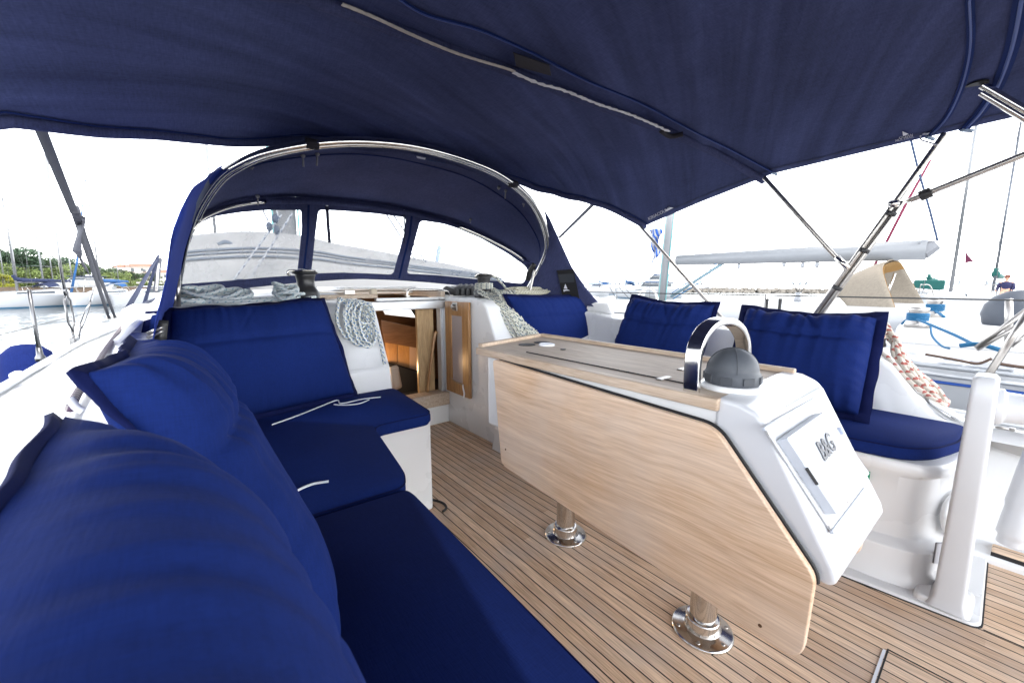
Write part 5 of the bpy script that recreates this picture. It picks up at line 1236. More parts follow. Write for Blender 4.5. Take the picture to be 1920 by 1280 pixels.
def sailboat(name,label,px,dist,head,L=9,fb=1.1,mast=12,cover=NAVY,furl=None,stripe=None,mastm=MASTM,cat='sailboat',grp=None,boom=True,cabin=True,extra=None):
    p=G(px,dist); t=thing(name,label,cat,(0,0,0),grp); B=L*.32
    b,g=hullmesh(L,B,fb,-.25,t,WHH,'hull'); b.build('hull',WHH,t,smooth_=True)
    b,_=hullmesh(L,B,fb,-.25,t,BOOT,'s',z0=-.05,z1=.09,k=1.012); b.build('waterline_stripe',stripe or BOOT,t,smooth_=True)
    if stripe is REDS:
        b,_=hullmesh(L,B,fb,-.25,t,REDS,'s',z0=.13,z1=.22,k=1.012); b.build('hull_stripe',REDS,t,smooth_=True)
        b,_=hullmesh(L,B,fb,-.25,t,DKG,'s',z0=-.1,z1=.10,k=1.016); b.build('antifouling',DKG,t,smooth_=True)
    b=MB(); b.grid([[Vector((r[-1].x,r[-1].y,r[-1].z)),Vector((r[-1].x,0,r[-1].z+.06)),Vector((r[-1].x,-r[-1].y,r[-1].z))] for r in g]); b.build('deck',DECKB,t,smooth_=True)
    if cabin:
        b=MB(); x0,x1=-L*.12,L*.24
        b.prism([Vector(q) for q in ((x0,-B*.27,fb),(x1,-B*.2,fb),(x1,B*.2,fb),(x0,B*.27,fb))],[Vector(q) for q in ((x0+.1,-B*.23,fb+.45),(x1-.6,-B*.15,fb+.30),(x1-.6,B*.15,fb+.30),(x0+.1,B*.23,fb+.45))]); c_=b.build('cabin',WHH,t,bevel=.06)
        for sy in (-1,1):
            b=MB(); b.prism([Vector((x0+.5,sy*B*.262,fb+.14)),Vector((x1-.7,sy*B*.205,fb+.12)),Vector((x1-.7,sy*B*.19,fb+.12)),Vector((x0+.5,sy*B*.24,fb+.14))],[Vector((x0+.5,sy*B*.25,fb+.32)),Vector((x1-.8,sy*B*.19,fb+.24)),Vector((x1-.8,sy*B*.17,fb+.24)),Vector((x0+.5,sy*B*.23,fb+.32))]); b.build('cabin_window',PANE,c_)
    mx=L*.12
    if mast:
        b=MB(); b.tube([Vector((mx,0,fb)),Vector((mx-.1,0,mast))],[.075,.055],seg=10); m_=b.build('mast',mastm,t,smooth_=True)
        for zz in (.42,.72):
            b=MB(); b.tube([Vector((mx-.15,-.75,mast*zz)),Vector((mx,0,mast*zz+.03)),Vector((mx-.15,.75,mast*zz))],.018,seg=5); b.build('spreader',mastm,m_)
        for nm,a,c in (('forestay',Vector((L*.48,0,fb*1.1)),Vector((mx-.05,0,mast*.95))),('backstay',Vector((-L*.48,0,fb)),Vector((mx-.1,0,mast))),('shroud',Vector((mx-.1,-B*.42,fb)),Vector((mx-.15,-.75,mast*.72))),('shroud',Vector((mx-.1,B*.42,fb)),Vector((mx-.15,.75,mast*.72)))):
            b=MB(); b.tube([a,c],.010,seg=4); b.build(nm,WIRE,t)
        if furl:
            b=MB(); b.tube([Vector((L*.47,0,fb*1.2)),Vector((L*.36,0,mast*.3)),Vector((mx+.05,0,mast*.9))],[.10,.075,.03],seg=8); b.build('furled_sail',furl,t,smooth_=True)
    if boom:
        b=MB(); b.tube([Vector((mx,0,fb+1.15)),Vector((-L*.28,0,fb+1.2))],.05,seg=8); b.build('boom',mastm,t,smooth_=True)
        if cover:
            b=MB(); b.tube(smooth([Vector((mx+.12,0,fb+1.75)),Vector((mx-.05,0,fb+1.45)),Vector((mx-.6,0,fb+1.32)),Vector((-L*.1,0,fb+1.30)),Vector((-L*.27,0,fb+1.26))],5),[.13]*5+[.2]*6+[.17]*6+[.12]*4,seg=10); b.build('sail_cover',cover,t,smooth_=True)
            if cover is not TEAL:
                b=MB(); b.grid([[Vector((-L*.12+.9*u,y*B*.25,fb+.45+.75*math.sqrt(max(0,1-y*y*.8))*(1-.5*max(0,u-.3)))) for y in [-1+i/5 for i in range(11)]] for u in (0,.3,.7,1)]); b.build('sprayhood',cover,t,smooth_=True,solid=.02)
    for sx,nm in ((.49,'pulpit'),(-.49,'pushpit')):
        b=MB(); w_=.12 if sx>0 else B*.33; x=L*sx*.97
        b.tube(smooth([Vector((x-.7*(1 if sx>0 else -1),-w_*2.2 if sx>0 else -w_,fb+.05)),Vector((x-.3*(1 if sx>0 else -1),-w_*1.4,fb+.62)),Vector((x,0,fb+.68)),Vector((x-.3*(1 if sx>0 else -1),w_*1.4,fb+.62)),Vector((x-.7*(1 if sx>0 else -1),w_*2.2 if sx>0 else w_,fb+.05))],5),.022,seg=6); b.build(nm,STEELR,t,smooth_=True)
    if extra: extra(t,L,B,fb)
    t.location=p; t.rotation_euler=(0,0,head); return t
GL='yachts moored along the left shore'
def az(px): return math.atan2(G(px,10).y,G(px,10).x)   # direction angle of the line of sight
def ex_dinghy(t,L,B,fb):
    b=MB(); b.tube(smooth([Vector((-L*.55,-1.2,1.5)),Vector((-L*.60,-.4,1.55)),Vector((-L*.60,.5,1.6)),Vector((-L*.55,1.3,1.75))],5),[.22]*12+[.16]*4,seg=10); b.build('stern_dinghy',plain('dinghy_grey',(.50,.50,.49),.6),t,smooth_=True)
    b=MB()
    for y in (-1,1): b.tube(smooth([Vector((-L*.45,y,fb)),Vector((-L*.47,y,fb+1.3)),Vector((-L*.5,y,fb+1.5)),Vector((-L*.58,y,fb+1.5))],4),.03,seg=6)
    b.build('davit',STEELR,t,smooth_=True)
sailboat('moored_sailboat','white sailboat with navy boom cover and grey dinghy on its stern at the far left',64,58,az(64)+R(128),L=11,mast=13,cover=NAVY,furl=NAVY,grp=GL,extra=ex_dinghy)
sailboat('moored_sailboat','white sailboat with light hull and bare tall mast nearest the round orange buoy',96,62,az(96)+R(25),L=10,mast=9.2,cover=None,grp=GL)
sailboat('moored_sailboat','pale sailboat with bright blue boom cover and blue furled sail on the left shore',205,60,az(205)+R(150),L=11,mast=13.5,cover=BLUE,furl=BLUE,grp=GL)
sailboat('moored_sailboat','distant bare-masted sailboat behind the hanging strap tail',150,82,az(150)+R(40),L=9,mast=9,cover=None,grp=GL,boom=False)
sailboat('moored_sailboat','distant sailboat with two-tone mast just left of the navy boom cover',52,80,az(52)+R(50),L=9,mast=10,cover=None,grp=GL)
sailboat('moored_sailboat','low white sailboat half hidden by the navy lashing straps',262,58,az(262)+R(165),L=9,mast=0,cover=None,grp=GL,boom=False)
def motorboat(label,px,dist,head,L,mats,grp=None,decks=2,name='motor_yacht'):
    t=thing(name,label,'motor yacht' if decks>1 else 'cabin boat',(0,0,0),grp); B=L*.33; fb=L*.12
    b,g=hullmesh(L,B,fb,-.3,t,WHH,'hull'); b.build('hull',WHH,t,smooth_=True)
    b=MB(); b.grid([[Vector((r[-1].x,r[-1].y,r[-1].z)),Vector((r[-1].x,0,r[-1].z+.05)),Vector((r[-1].x,-r[-1].y,r[-1].z))] for r in g]); b.build('deck',DECKB,t)
    z=fb; x0,x1=-L*.36,L*.2
    for d in range(decks):
        w_=B*(.4-.06*d); h=L*.105
        b=MB(); b.prism([Vector(q) for q in ((x0,-w_,z),(x1,-w_*.8,z),(x1,w_*.8,z),(x0,w_,z))],[Vector(q) for q in ((x0,-w_*.92,z+h),(x1-h*1.3,-w_*.7,z+h),(x1-h*1.3,w_*.7,z+h),(x0,w_*.92,z+h))]); c_=b.build('superstructure',WHH,t,bevel=.08)
        for sy in (-1,1):
            b=MB(); b.prism([Vector((x0+.4,sy*w_*1.0,z+h*.4)),Vector((x1-h*.5,sy*w_*.82,z+h*.4)),Vector((x1-h*.5,sy*w_*.7,z+h*.4)),Vector((x0+.4,sy*w_*.8,z+h*.4))],[Vector((x0+.4,sy*w_*.97,z+h*.8)),Vector((x1-h*1.0,sy*w_*.78,z+h*.8)),Vector((x1-h*1.0,sy*w_*.66,z+h*.8)),Vector((x0+.4,sy*w_*.8,z+h*.8))]); b.build('window_band',PANE,c_)
        b=MB(); b.box((x0-L*.05,-w_*1.08,z+h),(x1-h*.6,w_*1.08,z+h+.10)); b.build('awning',mats,t,bevel=.03)
        z+=h+.1; x0+=L*.06; x1-=L*.13
    b=MB(); b.tube([Vector((x0+L*.1,0,z)),Vector((x0+L*.08,0,z+L*.11))],.05,seg=6); b.lathe([(.3,0),(.3,.15),(.05,.2)],(x0+L*.14,0,z),seg=10); b.build('radar_mast',WHH,t)
    t.location=G(px,dist); t.rotation_euler=(0,0,head); return t
motorboat('small white cabin boat beached on the quay behind the orange buoy',147,72,az(147)+R(95),6,NAVY,GL,1,'cabin_boat').location.z=.6
motorboat('white cabin boat with dark windows moored beside the blue sprayhood wing',305,52,az(305)+R(70),8,WHH,GL,1,'cabin_boat')
b=MB(); b.ball(G(130,58,-.35),.42,14); o=b.build('mooring_buoy',plain('buoy_orange',(.45,.07,.03),.5),None,smooth_=True); tag(o,'round orange buoy hanging at the stone quay behind the shrouds','buoy')
# right-hand background boats
GR='boats moored beyond the neighbouring yacht'
motorboat('large white motor yacht with blue awnings and two decks behind the Greek flag',1216,72,az(1216)+R(97),10.5,BLUE,GR,2)
motorboat('small white and blue motor boat low in the water left of the large motor yacht',1120,80,az(1120)+R(160),9,BLUE,GR,1,'motor_boat')
sailboat('distant_sailboat','distant sailboat with thin white mast above the sprayhood wing pocket',1130,85,az(1130)+R(150),L=10,mast=11,cover=BLUE,grp=GR)
sailboat('distant_sailboat','distant sailboat with blue bow in front of the large motor yacht',1178,66,az(1178)+R(20),L=9,mast=12,cover=BLUE,grp=GR)
sailboat('distant_sailboat','distant sailboat with bare mast just left of the neighbouring mast',1200,100,az(1200)+R(20),L=9,mast=14,cover=None,grp=GR)
sailboat('red_striped_sailboat','white sailboat with a red hull stripe and pale mast at the right edge',1800,32,az(1800)+R(168),L=11.5,fb=1.35,mast=16,cover=None,stripe=REDS,grp=GR)
sailboat('dark_mast_sailboat','sailboat with a dark mast and green boom cover behind the red striped boat',1868,42,az(1868)+R(176),L=12,fb=1.3,mast=13.8,cover=TEAL,mastm=MASTD,grp=GR)
sailboat('green_cover_sailboat','distant sailboat with a long green awning left of the red striped boat',1745,55,az(1745)+R(172),L=10,fb=1.2,mast=0,cover=TEAL,grp=GR)
for px,d,mh,lb_ in ((1096,120,15,'faint distant sailboat at the far left of the right-hand harbour view'),(1150,105,16,'distant sailboat with a tall mast right of the small motor boat'),(1166,118,14,'distant sailboat behind the bow of the blue-bowed sailboat'),(1186,128,17,'distant sailboat left of the motor yacht awning'),(1306,135,17,'distant sailboat beyond the breakwater under the long boom'),(1348,140,16,'distant sailboat beyond the breakwater right of the vang')):
    sailboat('distant_sailboat',lb_,px,d,az(px)+R(150),L=11,mast=mh,cover=None,grp=GR,boom=False,cabin=False)
for px,d,mh,lb_ in ((22,95,11,'distant bare-masted boat at the quay near the left edge'),(112,92,11,'distant bare-masted boat behind the thick shroud'),(184,98,12,'distant bare-masted boat right of the hanging strap tail'),(232,100,10,'distant bare-masted boat near the navy lashing straps')):
    sailboat('moored_sailboat',lb_,px,d,az(px)+R(35),L=9,mast=mh,cover=None,grp=GL,boom=False)
# maroon flag
MAR=plain('flag_maroon',(.10,.01,.04),.8); p=G(1808,31); zz=lambda y: zpx(1812,y,31)
b=MB(); b.grid([[far(1811+i*3.2,466+ i*6,31)+Vector((0,.05*math.sin(i),0)) for i in range(5)],[far(1809+i*4.5,494-i*1.0,31)+Vector((0,.05*math.sin(i),0)) for i in range(5)]]); o=b.build('burgee',MAR,None,solid=.01); tag(o,'small maroon flag flying beside the pale mast at the right','flag')
# green roof awning strips
b=MB(); a=far(1712,540,50); c=far(1770,545,50); b.ext([a,c,c+Vector((0,0,.9)),a+Vector((0,0,.7))],Vector((a.x,a.y,0)).normalized()*2); o=b.build('boat_awning',TEAL,None,bevel=.1); tag(o,'flat green awning on a moored boat beyond the cream sprayhood','awning')
# person on red striped boat
def person(px,py,dist,label):
    p=far(px,py,dist); h=.62; t=thing('person',label,'person',tuple(p)); v=Vector((p.x,p.y,0)).normalized(); s_=Vector((v.y,-v.x,0)); Z=Vector((0,0,1))
    me=bpy.data.meshes.new('body'); o=bpy.data.objects.new('body',me); COL.objects.link(o); o.parent=t
    J=[(Vector((0,0,0)),.15),(Z*.25,.14),(Z*.48,.17),(Z*.58,.06),(Z*.66,.055),(Z*.75,.095),(Z*.84,.08),
       (s_*.19+Z*.50,.065),(s_*.25+Z*.25-v*.05,.05),(s_*.18+Z*.14-v*.25,.035),(-s_*.19+Z*.50,.065),(-s_*.26+Z*.26-v*.03,.05),(-s_*.30+Z*.10-v*.22,.035),
       (s_*.10-v*.38+Z*.02,.085),(s_*.12-v*.45-Z*.38,.055),(-s_*.10-v*.38+Z*.02,.085),(-s_*.12-v*.45-Z*.38,.055),(s_*.12-v*.55-Z*.42,.04),(-s_*.12-v*.55-Z*.42,.04)]
    E_=[(0,1),(1,2),(2,3),(3,4),(4,5),(5,6),(2,7),(7,8),(8,9),(2,10),(10,11),(11,12),(0,13),(13,14),(0,15),(15,16),(14,17),(16,18)]
    me.from_pydata([tuple(j[0]) for j in J],E_,[]); sk=o.modifiers.new('s','SKIN'); o.modifiers.new('u','SUBSURF').levels=1
    bm=bmesh.new(); bm.from_mesh(me); ly=bm.verts.layers.skin.verify()
    for vv,j in zip(bm.verts,J): vv[ly].radius=(j[1],j[1])
    bm.verts.ensure_lookup_table(); bm.verts[0][ly].use_root=True; bm.to_mesh(me); bm.free()
    me.materials.append(plain('skin',(.55,.32,.22),.6))
    b=MB(); b.ball(p+Z*.80+v*.01,.105,12,(1,1,1.0)); b.build('hair',plain('hair_auburn',(.16,.05,.03),.7),t,smooth_=True)
    b=MB(); [b.tube([p+q1,p+q2,p+q3],[.085,.065,.05],seg=8) for q1,q2,q3 in ((s_*.17+Z*.49,s_*.25+Z*.25-v*.05,s_*.18+Z*.15-v*.22),(-s_*.17+Z*.49,-s_*.26+Z*.26-v*.03,-s_*.28+Z*.12-v*.18))]; b.lathe([(.16,-.05),(.175,.10),(.185,.30),(.20,.42),(.17,.52),(.07,.57)],p,seg=16); b.build('jacket',plain('jacket_navy',(.02,.02,.07),.9),t,smooth_=True)
    b=MB(); b.ball(p-v*.09+Z*.76,.022,8); b.build('nose',plain('skin',(.55,.32,.22),.6),t,smooth_=True)
person(1884,550,31,'person with auburn hair in a navy jacket sitting on the red striped boat')
# ================================================================= NEIGHBOURING YACHT (starboard)
ny=thing('neighbour_yacht','large white yacht moored close alongside to starboard with a long white boom','yacht',(6.5,2,-1))
NX0=6.6
st_=[(-4.5,2.6),(-2,2.75),(0,2.82),(2,2.80),(4,2.6),(6,2.2),(8,1.5),(9.3,.8),(10.2,.03)]
hwn=lambda y: interp(y,st_)
ys=[-4.5+14.7*i/44 for i in range(45)]
rzn=lambda y: .50+.012*max(0,y)
for sx,nm in ((-1,'hull'),(1,'hull')):
    b=MB(); b.grid([[Vector((NX0+sx*hwn(y)*k,y,(rzn(y) if z>5 else z))) for y in ys] for k,z in ((1,9),(.995,.2),(.96,-.6),(.6,-1.2))]); b.build('hull',WHH,ny,smooth_=True)
b=MB(); b.tube([Vector((NX0-hwn(y)-.003,y,rzn(y)-.085)) for y in ys],.010,seg=6); b.build('sheer_stripe',plain('stripe_blue',(.02,.08,.35),.4),ny,smooth_=True)
b=MB(); b.tube([Vector((NX0-hwn(y)+.03,y,rzn(y)+.02)) for y in ys],.022,seg=6); b.tube([Vector((NX0-hwn(y)-.01,y,rzn(y)-.035)) for y in ys],.014,seg=6); b.build('toe_rail',ALU,ny,smooth_=True)
b=MB(); b.grid([[Vector((NX0+hwn(y)*u,y,rzn(y)+.05*(1-u*u))) for u in (-1,-.8,-.5,0,.5,.8,1)] for y in ys]); b.build('deck',WHH,ny,smooth_=True)
cr_=[(-.4,.0),(0,.16),(1.2,.20),(3,.20),(5,.16),(6.4,.06),(7.2,.0)]
b=MB(); b.grid([[Vector((NX0+u*min(1.35,hwn(y)*.62),y,rzn(y)+(.02 if abs(u)>.99 else interp(y,cr_)+.03-.05*u*u))) for u in (-1,-.93,-.7,0,.7,.93,1)] for y in [-.4+7.6*i/20 for i in range(21)]]); b.build('coachroof',WHH,ny,smooth_=True)
mb=onx(1240,562,7.0); mb.z=.7; MX,MY=7.0,mb.y
b=MB(); b.tube([Vector((MX,MY,.68)),Vector((MX,MY-.10,2.5)),Vector((MX,MY-.8,13))],[.085,.083,.06],seg=20,flat=.8); nm_=b.build('mast',plain('mast_white',(.26,.265,.275),.35,metal=.2),ny,smooth_=True)
b=MB(); b.tube([Vector((MX-.02,MY-.10,.75)),Vector((MX-.02,MY-.30,5.5))],.008,seg=5); b.tube([Vector((MX-.10,MY+.0,.75)),Vector((MX-.09,MY-.2,5.5))],.006,seg=5); b.build('halyard',plain('halyard_teal',(.12,.34,.34),.8),ny)
bo0=onx(1270,488,7.0); bo1=onx(1738,468,7.0); bo2=onx(1758,458,7.0)
b=MB(); b.tube([bo0,bo1],[.092,.122],seg=20); b.build('boom',plain('boom_white',(.20,.21,.225),.4),ny,smooth_=True)
b=MB(); b.tube([bo1+Vector((0,.08,.02)),bo1,bo2],[.122,.105,.06],seg=6); be=b.build('boom_end',plain('boom_end_grey',(.17,.175,.19),.4),ny,bevel=.006)
b=MB(); b.tube([onx(1758,452,7),onx(1745,400,6.9),onx(1722,320,6.8),onx(1700,230,6.7),onx(1650,60,6.5)],.012,seg=6); b.build('topping_lift',plain('line_navy',(.03,.05,.10),.8),ny)
CYL=plain('line_cyan',(.005,.10,.22),.7,var=.1)
b=MB(); b.tube([onx(1258,556,7),onx(1358,492,7)],.028,seg=8); b.build('boom_vang',plain('vang_pale',(.16,.24,.28),.5,metal=.2),ny,smooth_=True)
b=MB(); b.tube([onx(1262,560,6.95),onx(1359,500,6.95)],.010,seg=6); b.tube([onx(1256,552,6.95),onx(1352,488,6.95)],.008,seg=6); b.build('vang_line',CYL,ny)
BLKP=plain('block_grey',(.30,.31,.33),.5)
for px,py in ((1385,500),(1470,495),(1505,497),(1532,497)):
    p=onx(px,py,7); b=MB(); b.tube([p+Vector((0,0,.07)),p,p-Vector((0,0,.04))],[.012,.03,.02],seg=8); b.build('boom_block',BLKP,ny,smooth_=True)
b=MB(); LN=[(1385,500,1280,548),(1470,495,1385,501),(1470,497,1497,550),(1505,497,1497,550),(1532,497,1500,550)]
for a_x,a_y,c_x,c_y in LN:
    b=MB(); b.tube([onx(a_x,a_y,7),onx(c_x,c_y,7)],.006,seg=4); b.build('sheet',WIRE,ny)
b=MB(); b.lathe([(.05,0),(.05,.05),(.025,.10),(.04,.14)],onx(1495,566,7),seg=14); b.build('sheet_car',BLKP,ny,smooth_=True)
for a_x,a_y,c_x,c_y in ((1303,398,1312,470),(1345,395,1330,520),(1305,475,1320,560),(1332,478,1328,560),(1258,410,1265,480)):
    b=MB(); b.tube([onx(a_x,a_y,7.2),onx(c_x,c_y,7.2)],.005,seg=4); b.build('lazy_jack',WIRE,ny)
# shrouds / stays seen crossing at the left of its mast
for a_x,a_y,c_x,c_y,X_ in ((1030,400,1180,560,6),(1040,420,1130,540,6.2),(1045,430,1210,575,6.1),(1065,400,1175,595,5.5),(1092,440,1125,520,8)):
    b=MB(); b.tube([onx(a_x,a_y,X_),onx(c_x,c_y,X_)],.005,seg=4); b.build('stay',WIRE,ny)
# red furled line
o=MB(); o.tube([onx(1745,300,9),onx(1700,380,9),onx(1640,497,9)],[.015,.022,.02],seg=6); o=o.build('red_line',plain('line_red',(.16,.02,.05),.8),None,smooth_=True); tag(o,'red line hanging diagonally behind the long white boom','line')
# flag
FB=plain('flag_blue',(.015,.08,.34),.8); FWH=plain('flag_white',(.30,.31,.34),.8)
fl_=thing('greek_flag','blue and white striped flag drooping beside the neighbouring mast','flag',tuple(onx(1224,490,6.4)))
S1=smooth([onx(x,y,6.4) for x,y in ((1214,431),(1222,450),(1224,470),(1222,492))],6); S2=smooth([onx(x,y,6.4) for x,y in ((1240,430),(1237,448),(1237,466),(1232,482))],6)
for k in range(9):
    b=MB(); g=[]
    for i in range(len(S1)):
        w_=[]
        for v in (k/9,(k+1)/9): p=S1[i].lerp(S2[i],v); w_.append(p+Vector((.05*math.sin(v*7+i*.5),0,.02*math.sin(i+v*3))))
        g.append(w_)
    b.grid(g); b.build('flag_stripe',FB if k%2==0 else FWH,fl_,smooth_=True,solid=.003)
b=MB(); b.tube([onx(1217,600,6.4),onx(1222,400,6.4)],.005,seg=4); b.build('flag_halyard',WIRE,fl_)
# hoops and cockpit of neighbour
b=MB(); b.tube(smooth([onx(x,y,5.6) for x,y in ((1197,600),(1197,565),(1202,549),(1215,542),(1226,545),(1232,560),(1236,602))],6),.018,seg=10); b.build('mast_pulpit',STEEL,ny,smooth_=True)
# cream sprayhood
CRM=cloth('cream_canvas',(.28,.245,.20),weave=300,sheen=.1,trans=.1,var=.12); CRO=cloth('cream_canvas_inside',(.34,.20,.08),weave=300,sheen=.1,trans=.15,var=.1)
A1=smooth([onx(x,y,X) for x,y,X in ((1690,612,6.0),(1672,560,6.02),(1655,508,6.15),(1664,491,6.6),(1680,488,7.1),(1692,497,7.6),(1716,540,7.75),(1745,592,7.8))],5)
A2=smooth([onx(x,y,X) for x,y,X in ((1625,618,6.0),(1590,575,6.05),(1562,543,6.25),(1575,530,6.7),(1600,522,7.1),(1618,522,7.5),(1650,548,7.7),(1680,590,7.75))],5)
n_=len(A1); b=MB(); g=[]
for j in range(9):
    v=j/8; g.append([A1[i].lerp(A2[i],v)+Vector((0,0,.03*math.sin(math.pi*v)+.012*nz(i*.5,j*.6,4))) for i in range(n_)])
b.grid(g); cs=b.build('cream_sprayhood',CRM,ny,smooth_=True,solid=.01,off=1)
b=MB(); b.grid([[p-Vector((-.0,-.0,.02)) + Vector((.02,-.01,0)) for p in r] for r in g[:6]]); b.build('hood_lining',CRO,ny,smooth_=True)
b=MB(); b.tube([onx(1678,512,6.9),onx(1663,555,6.9)],.012,seg=8); b.build('hood_pole',STEEL,ny,smooth_=True)
b=MB(); b.box((5.3,.5,.52),(7.6,3.0,.80)); b.build('hood_coaming',WHH,ny,bevel=.12,seg=4)
# neighbour cockpit coaming, winch with cyan rope
b=MB(); b.box((4.9,-2.5,.50),(5.4,.62,.72)); b.build('cockpit_coaming',GELM,ny,bevel=.08,seg=4)
def nwinch(px,py,X,r=.055):
    p=onx(px,py,X); b=MB(); b.lathe([(r*1.3,-.06),(r*1.2,-.02),(r,0),(r*.9,.06),(r*1.05,.08),(r*1.05,.10),(.01,.11)],p,seg=20); b.build('winch',STEELR,ny,smooth_=True)
    b=MB()
    for k in range(4): b.tube([p+Vector((math.cos(t)*r*1.02,math.sin(t)*r*1.02,.004+k*.015)) for t in [i*math.pi/10 for i in range(20)]],.009,seg=6,closed=True)
    b.build('winch_rope',CYL,ny,smooth_=True); return p
p1=nwinch(1720,600,4.6,.06); p2=nwinch(1752,582,5.2)
b=MB(); b.tube(smooth([p1+Vector((-.05,0,.01)),onx(1735,605,4.4),onx(1790,628,4.1),onx(1838,652,3.85)],6),.011,seg=6); b.build('cyan_rope',CYL,ny,smooth_=True)
b=MB(); b.tube(smooth([onx(1745,612,4.5),onx(1748,630,4.2),onx(1765,648,3.95),onx(1780,653,3.85)],6),.007,seg=6); b.build('cyan_rope',CYL,ny,smooth_=True)
b=MB(); b.tube(smooth([p1,onx(1700,600,4.7),onx(1690,608,4.7)],4),.009,seg=6); b.build('cyan_rope',CYL,ny,smooth_=True)
b=MB(); b.tube(smooth([p2,onx(1762,588,5),onx(1770,594,4.9)],4),.012,seg=6); b.build('cyan_rope',CYL,ny,smooth_=True)
p=onx(1834,654,3.85); b=MB(); b.tube(smooth([p+Vector((0,.08,.01)),p+Vector((0,0,.03)),p+Vector((0,-.10,.0))],4),.014,seg=6); b.build('cleat_hitch',CYL,ny,smooth_=True)
# cleats on toe rail
for px in (1702,1790,1842,1880):
    p=onx(px,660+(px-1740)*.16,3.80); b=MB(); b.box(p-Vector((.02,.05,.03)),p+Vector((.02,.05,.0))); b.build('rail_chock',WHITE,ny,bevel=.005)
b=MB(); b.tube(smooth([onx(x,y,3.72) for x,y in ((1735,664),(1780,672),(1815,679),(1836,681),(1860,672))],6),.008,seg=6); b.build('mooring_line',plain('line_brown',(.10,.065,.05),.8),ny,smooth_=True)
b=MB(); b.tube(smooth([onx(x,y,3.7) for x,y in ((1870,681),(1900,686),(1960,694))],6),.010,seg=6); b.build('mooring_line',plain('line_brown',(.10,.065,.05),.8),ny,smooth_=True)
# pushpit tubes
for a_,c_,r_,X_ in (((1830,652),(1935,573),.013,3.8),((1832,656),(1925,600),.011,3.8),((1896,650),(1930,622),.009,3.8)):
    b=MB(); b.tube([onx(*a_,X_),onx(*c_,X_)],r_,seg=10); b.build('pushpit_tube',STEELR,ny,smooth_=True)
# fender behind column + grey seat
b=MB(); b.ball(onx(1908,590,5.2),.20,16,(1,1,1)); b.build('ball_fender',plain('fender_grey',(.06,.07,.09),.6),ny,smooth_=True)
b=MB(); b.tube([onx(1891,640,4.6),onx(1892,560,4.6)],.022,seg=10); b.build('stern_post',STEELR,ny,smooth_=True)
# ================================================================= OWN LIFELINES AND RAILS
own=thing('guard_rail','thin steel lifeline with stanchions along our starboard side','guard rail',(3.0,1,.4))
lx=3.0; zl=onx(1920,563,lx).z
b=MB(); b.tube([Vector((lx,y,zl)) for y in (-1.5,0,2,4,6)],.004,seg=6); b.build('lifeline',WIRE,own)
b=MB(); b.tube([Vector((lx,y,zl-.18)) for y in (.8,2,4,6)],.004,seg=6); b.build('lifeline',WIRE,own)
for y in (1.02,3.1):
    b=MB(); b.tube([Vector((lx,y,.38)),Vector((lx,y,zl+.01))],.011,seg=10); b.build('stanchion',STEEL,own,smooth_=True)
for px in (1438,1463):
    p=onx(px,563,lx); b=MB(); b.tube([p+Vector((0,0,.012)),p,p-Vector((0,0,.07)),p-Vector((0,.01,.12))],[.014,.012,.009,.013],seg=8); b.build('velcro_tie',BLK,own,smooth_=True)
b=MB(); b.tube([onx(1855,700,2.85),onx(1945,560,2.85)],.014,seg=14); o=b.build('stern_rail_tube',STEELR,None,smooth_=True); tag(o,'thick polished steel rail tube rising behind the helm column to the right edge','rail')
RIG=plain('rig_steel',(.17,.17,.175),.3,metal=1,var=.1)
# port side: stanchion, shrouds, chainplates, fender
po=thing('port_stanchion','steel stanchion with lifeline on the port toe rail at the left','stanchion',tuple(onz(75,672,.46)))
a=onz(76,672,.46); zt_=onx(48,543,a.x).z
b=MB(); b.tube([a,a+Vector((0,0,(zt_-a.z)))],.013,seg=12); b.build('stanchion_tube',RIG,po,smooth_=True)
b=MB(); b.lathe([(.03,-.02),(.03,.01),(.02,.03),(.016,.09)],a,seg=14); b.build('stanchion_base',RIG,po,smooth_=True)
b=MB(); tt_=a.z+ (zt_-a.z)*.48; b.tube([Vector((a.x-.02,a.y-3,tt_)),Vector((a.x,a.y,tt_)),Vector((a.x+.30,a.y+3.2,tt_+.06))],.0035,seg=6); b.build('lifeline',WIRE,po)
b=MB(); b.tube([Vector((a.x-.02,a.y-3,zt_-.01)),Vector((a.x,a.y,zt_-.01)),Vector((a.x+.30,a.y+3.2,zt_+.06))],.0035,seg=6); b.build('lifeline',WIRE,po)
sh_=thing('shroud','pair of steel shrouds with open turnbuckles rising from the port deck edge','rigging',tuple(onz(142,640,.53)))
cp_=onz(140,642,.53); D_=(cp_-C0).length
def rp(x,y,X): return onx(x,y,X)
x_=cp_.x
tb1=[rp(138,640,x_),rp(134,600,x_),rp(125,560,x_),rp(118,545,x_),rp(110,480,x_),rp(88,300,x_),rp(60,120,x_)]
b=MB(); b.tube([tb1[0],rp(136,618,x_)],.012,seg=8); b.tube([rp(124,553,x_),rp(121,540,x_)],.016,seg=8); b.tube([rp(121,542,x_),tb1[4],tb1[5],tb1[6]],.010,seg=8); b.build('shroud_wire',RIG,sh_,smooth_=True)
for dx in (-5.5,5.5):
    b=MB(); b.tube([rp(136,618,x_),rp(134+dx,606,x_),rp(126+dx,562,x_),rp(124,552,x_)],.008,seg=8); b.build('turnbuckle',RIG,sh_,smooth_=True)
b=MB(); b.tube([rp(146,640,x_),rp(151,618,x_)],.010,seg=8); b.tube([rp(168,572,x_),rp(172,555,x_)],.010,seg=8); b.tube([rp(172,555,x_),rp(205,450,x_),rp(268,240,x_)],.005,seg=6); b.build('shroud_wire',RIG,sh_,smooth_=True)
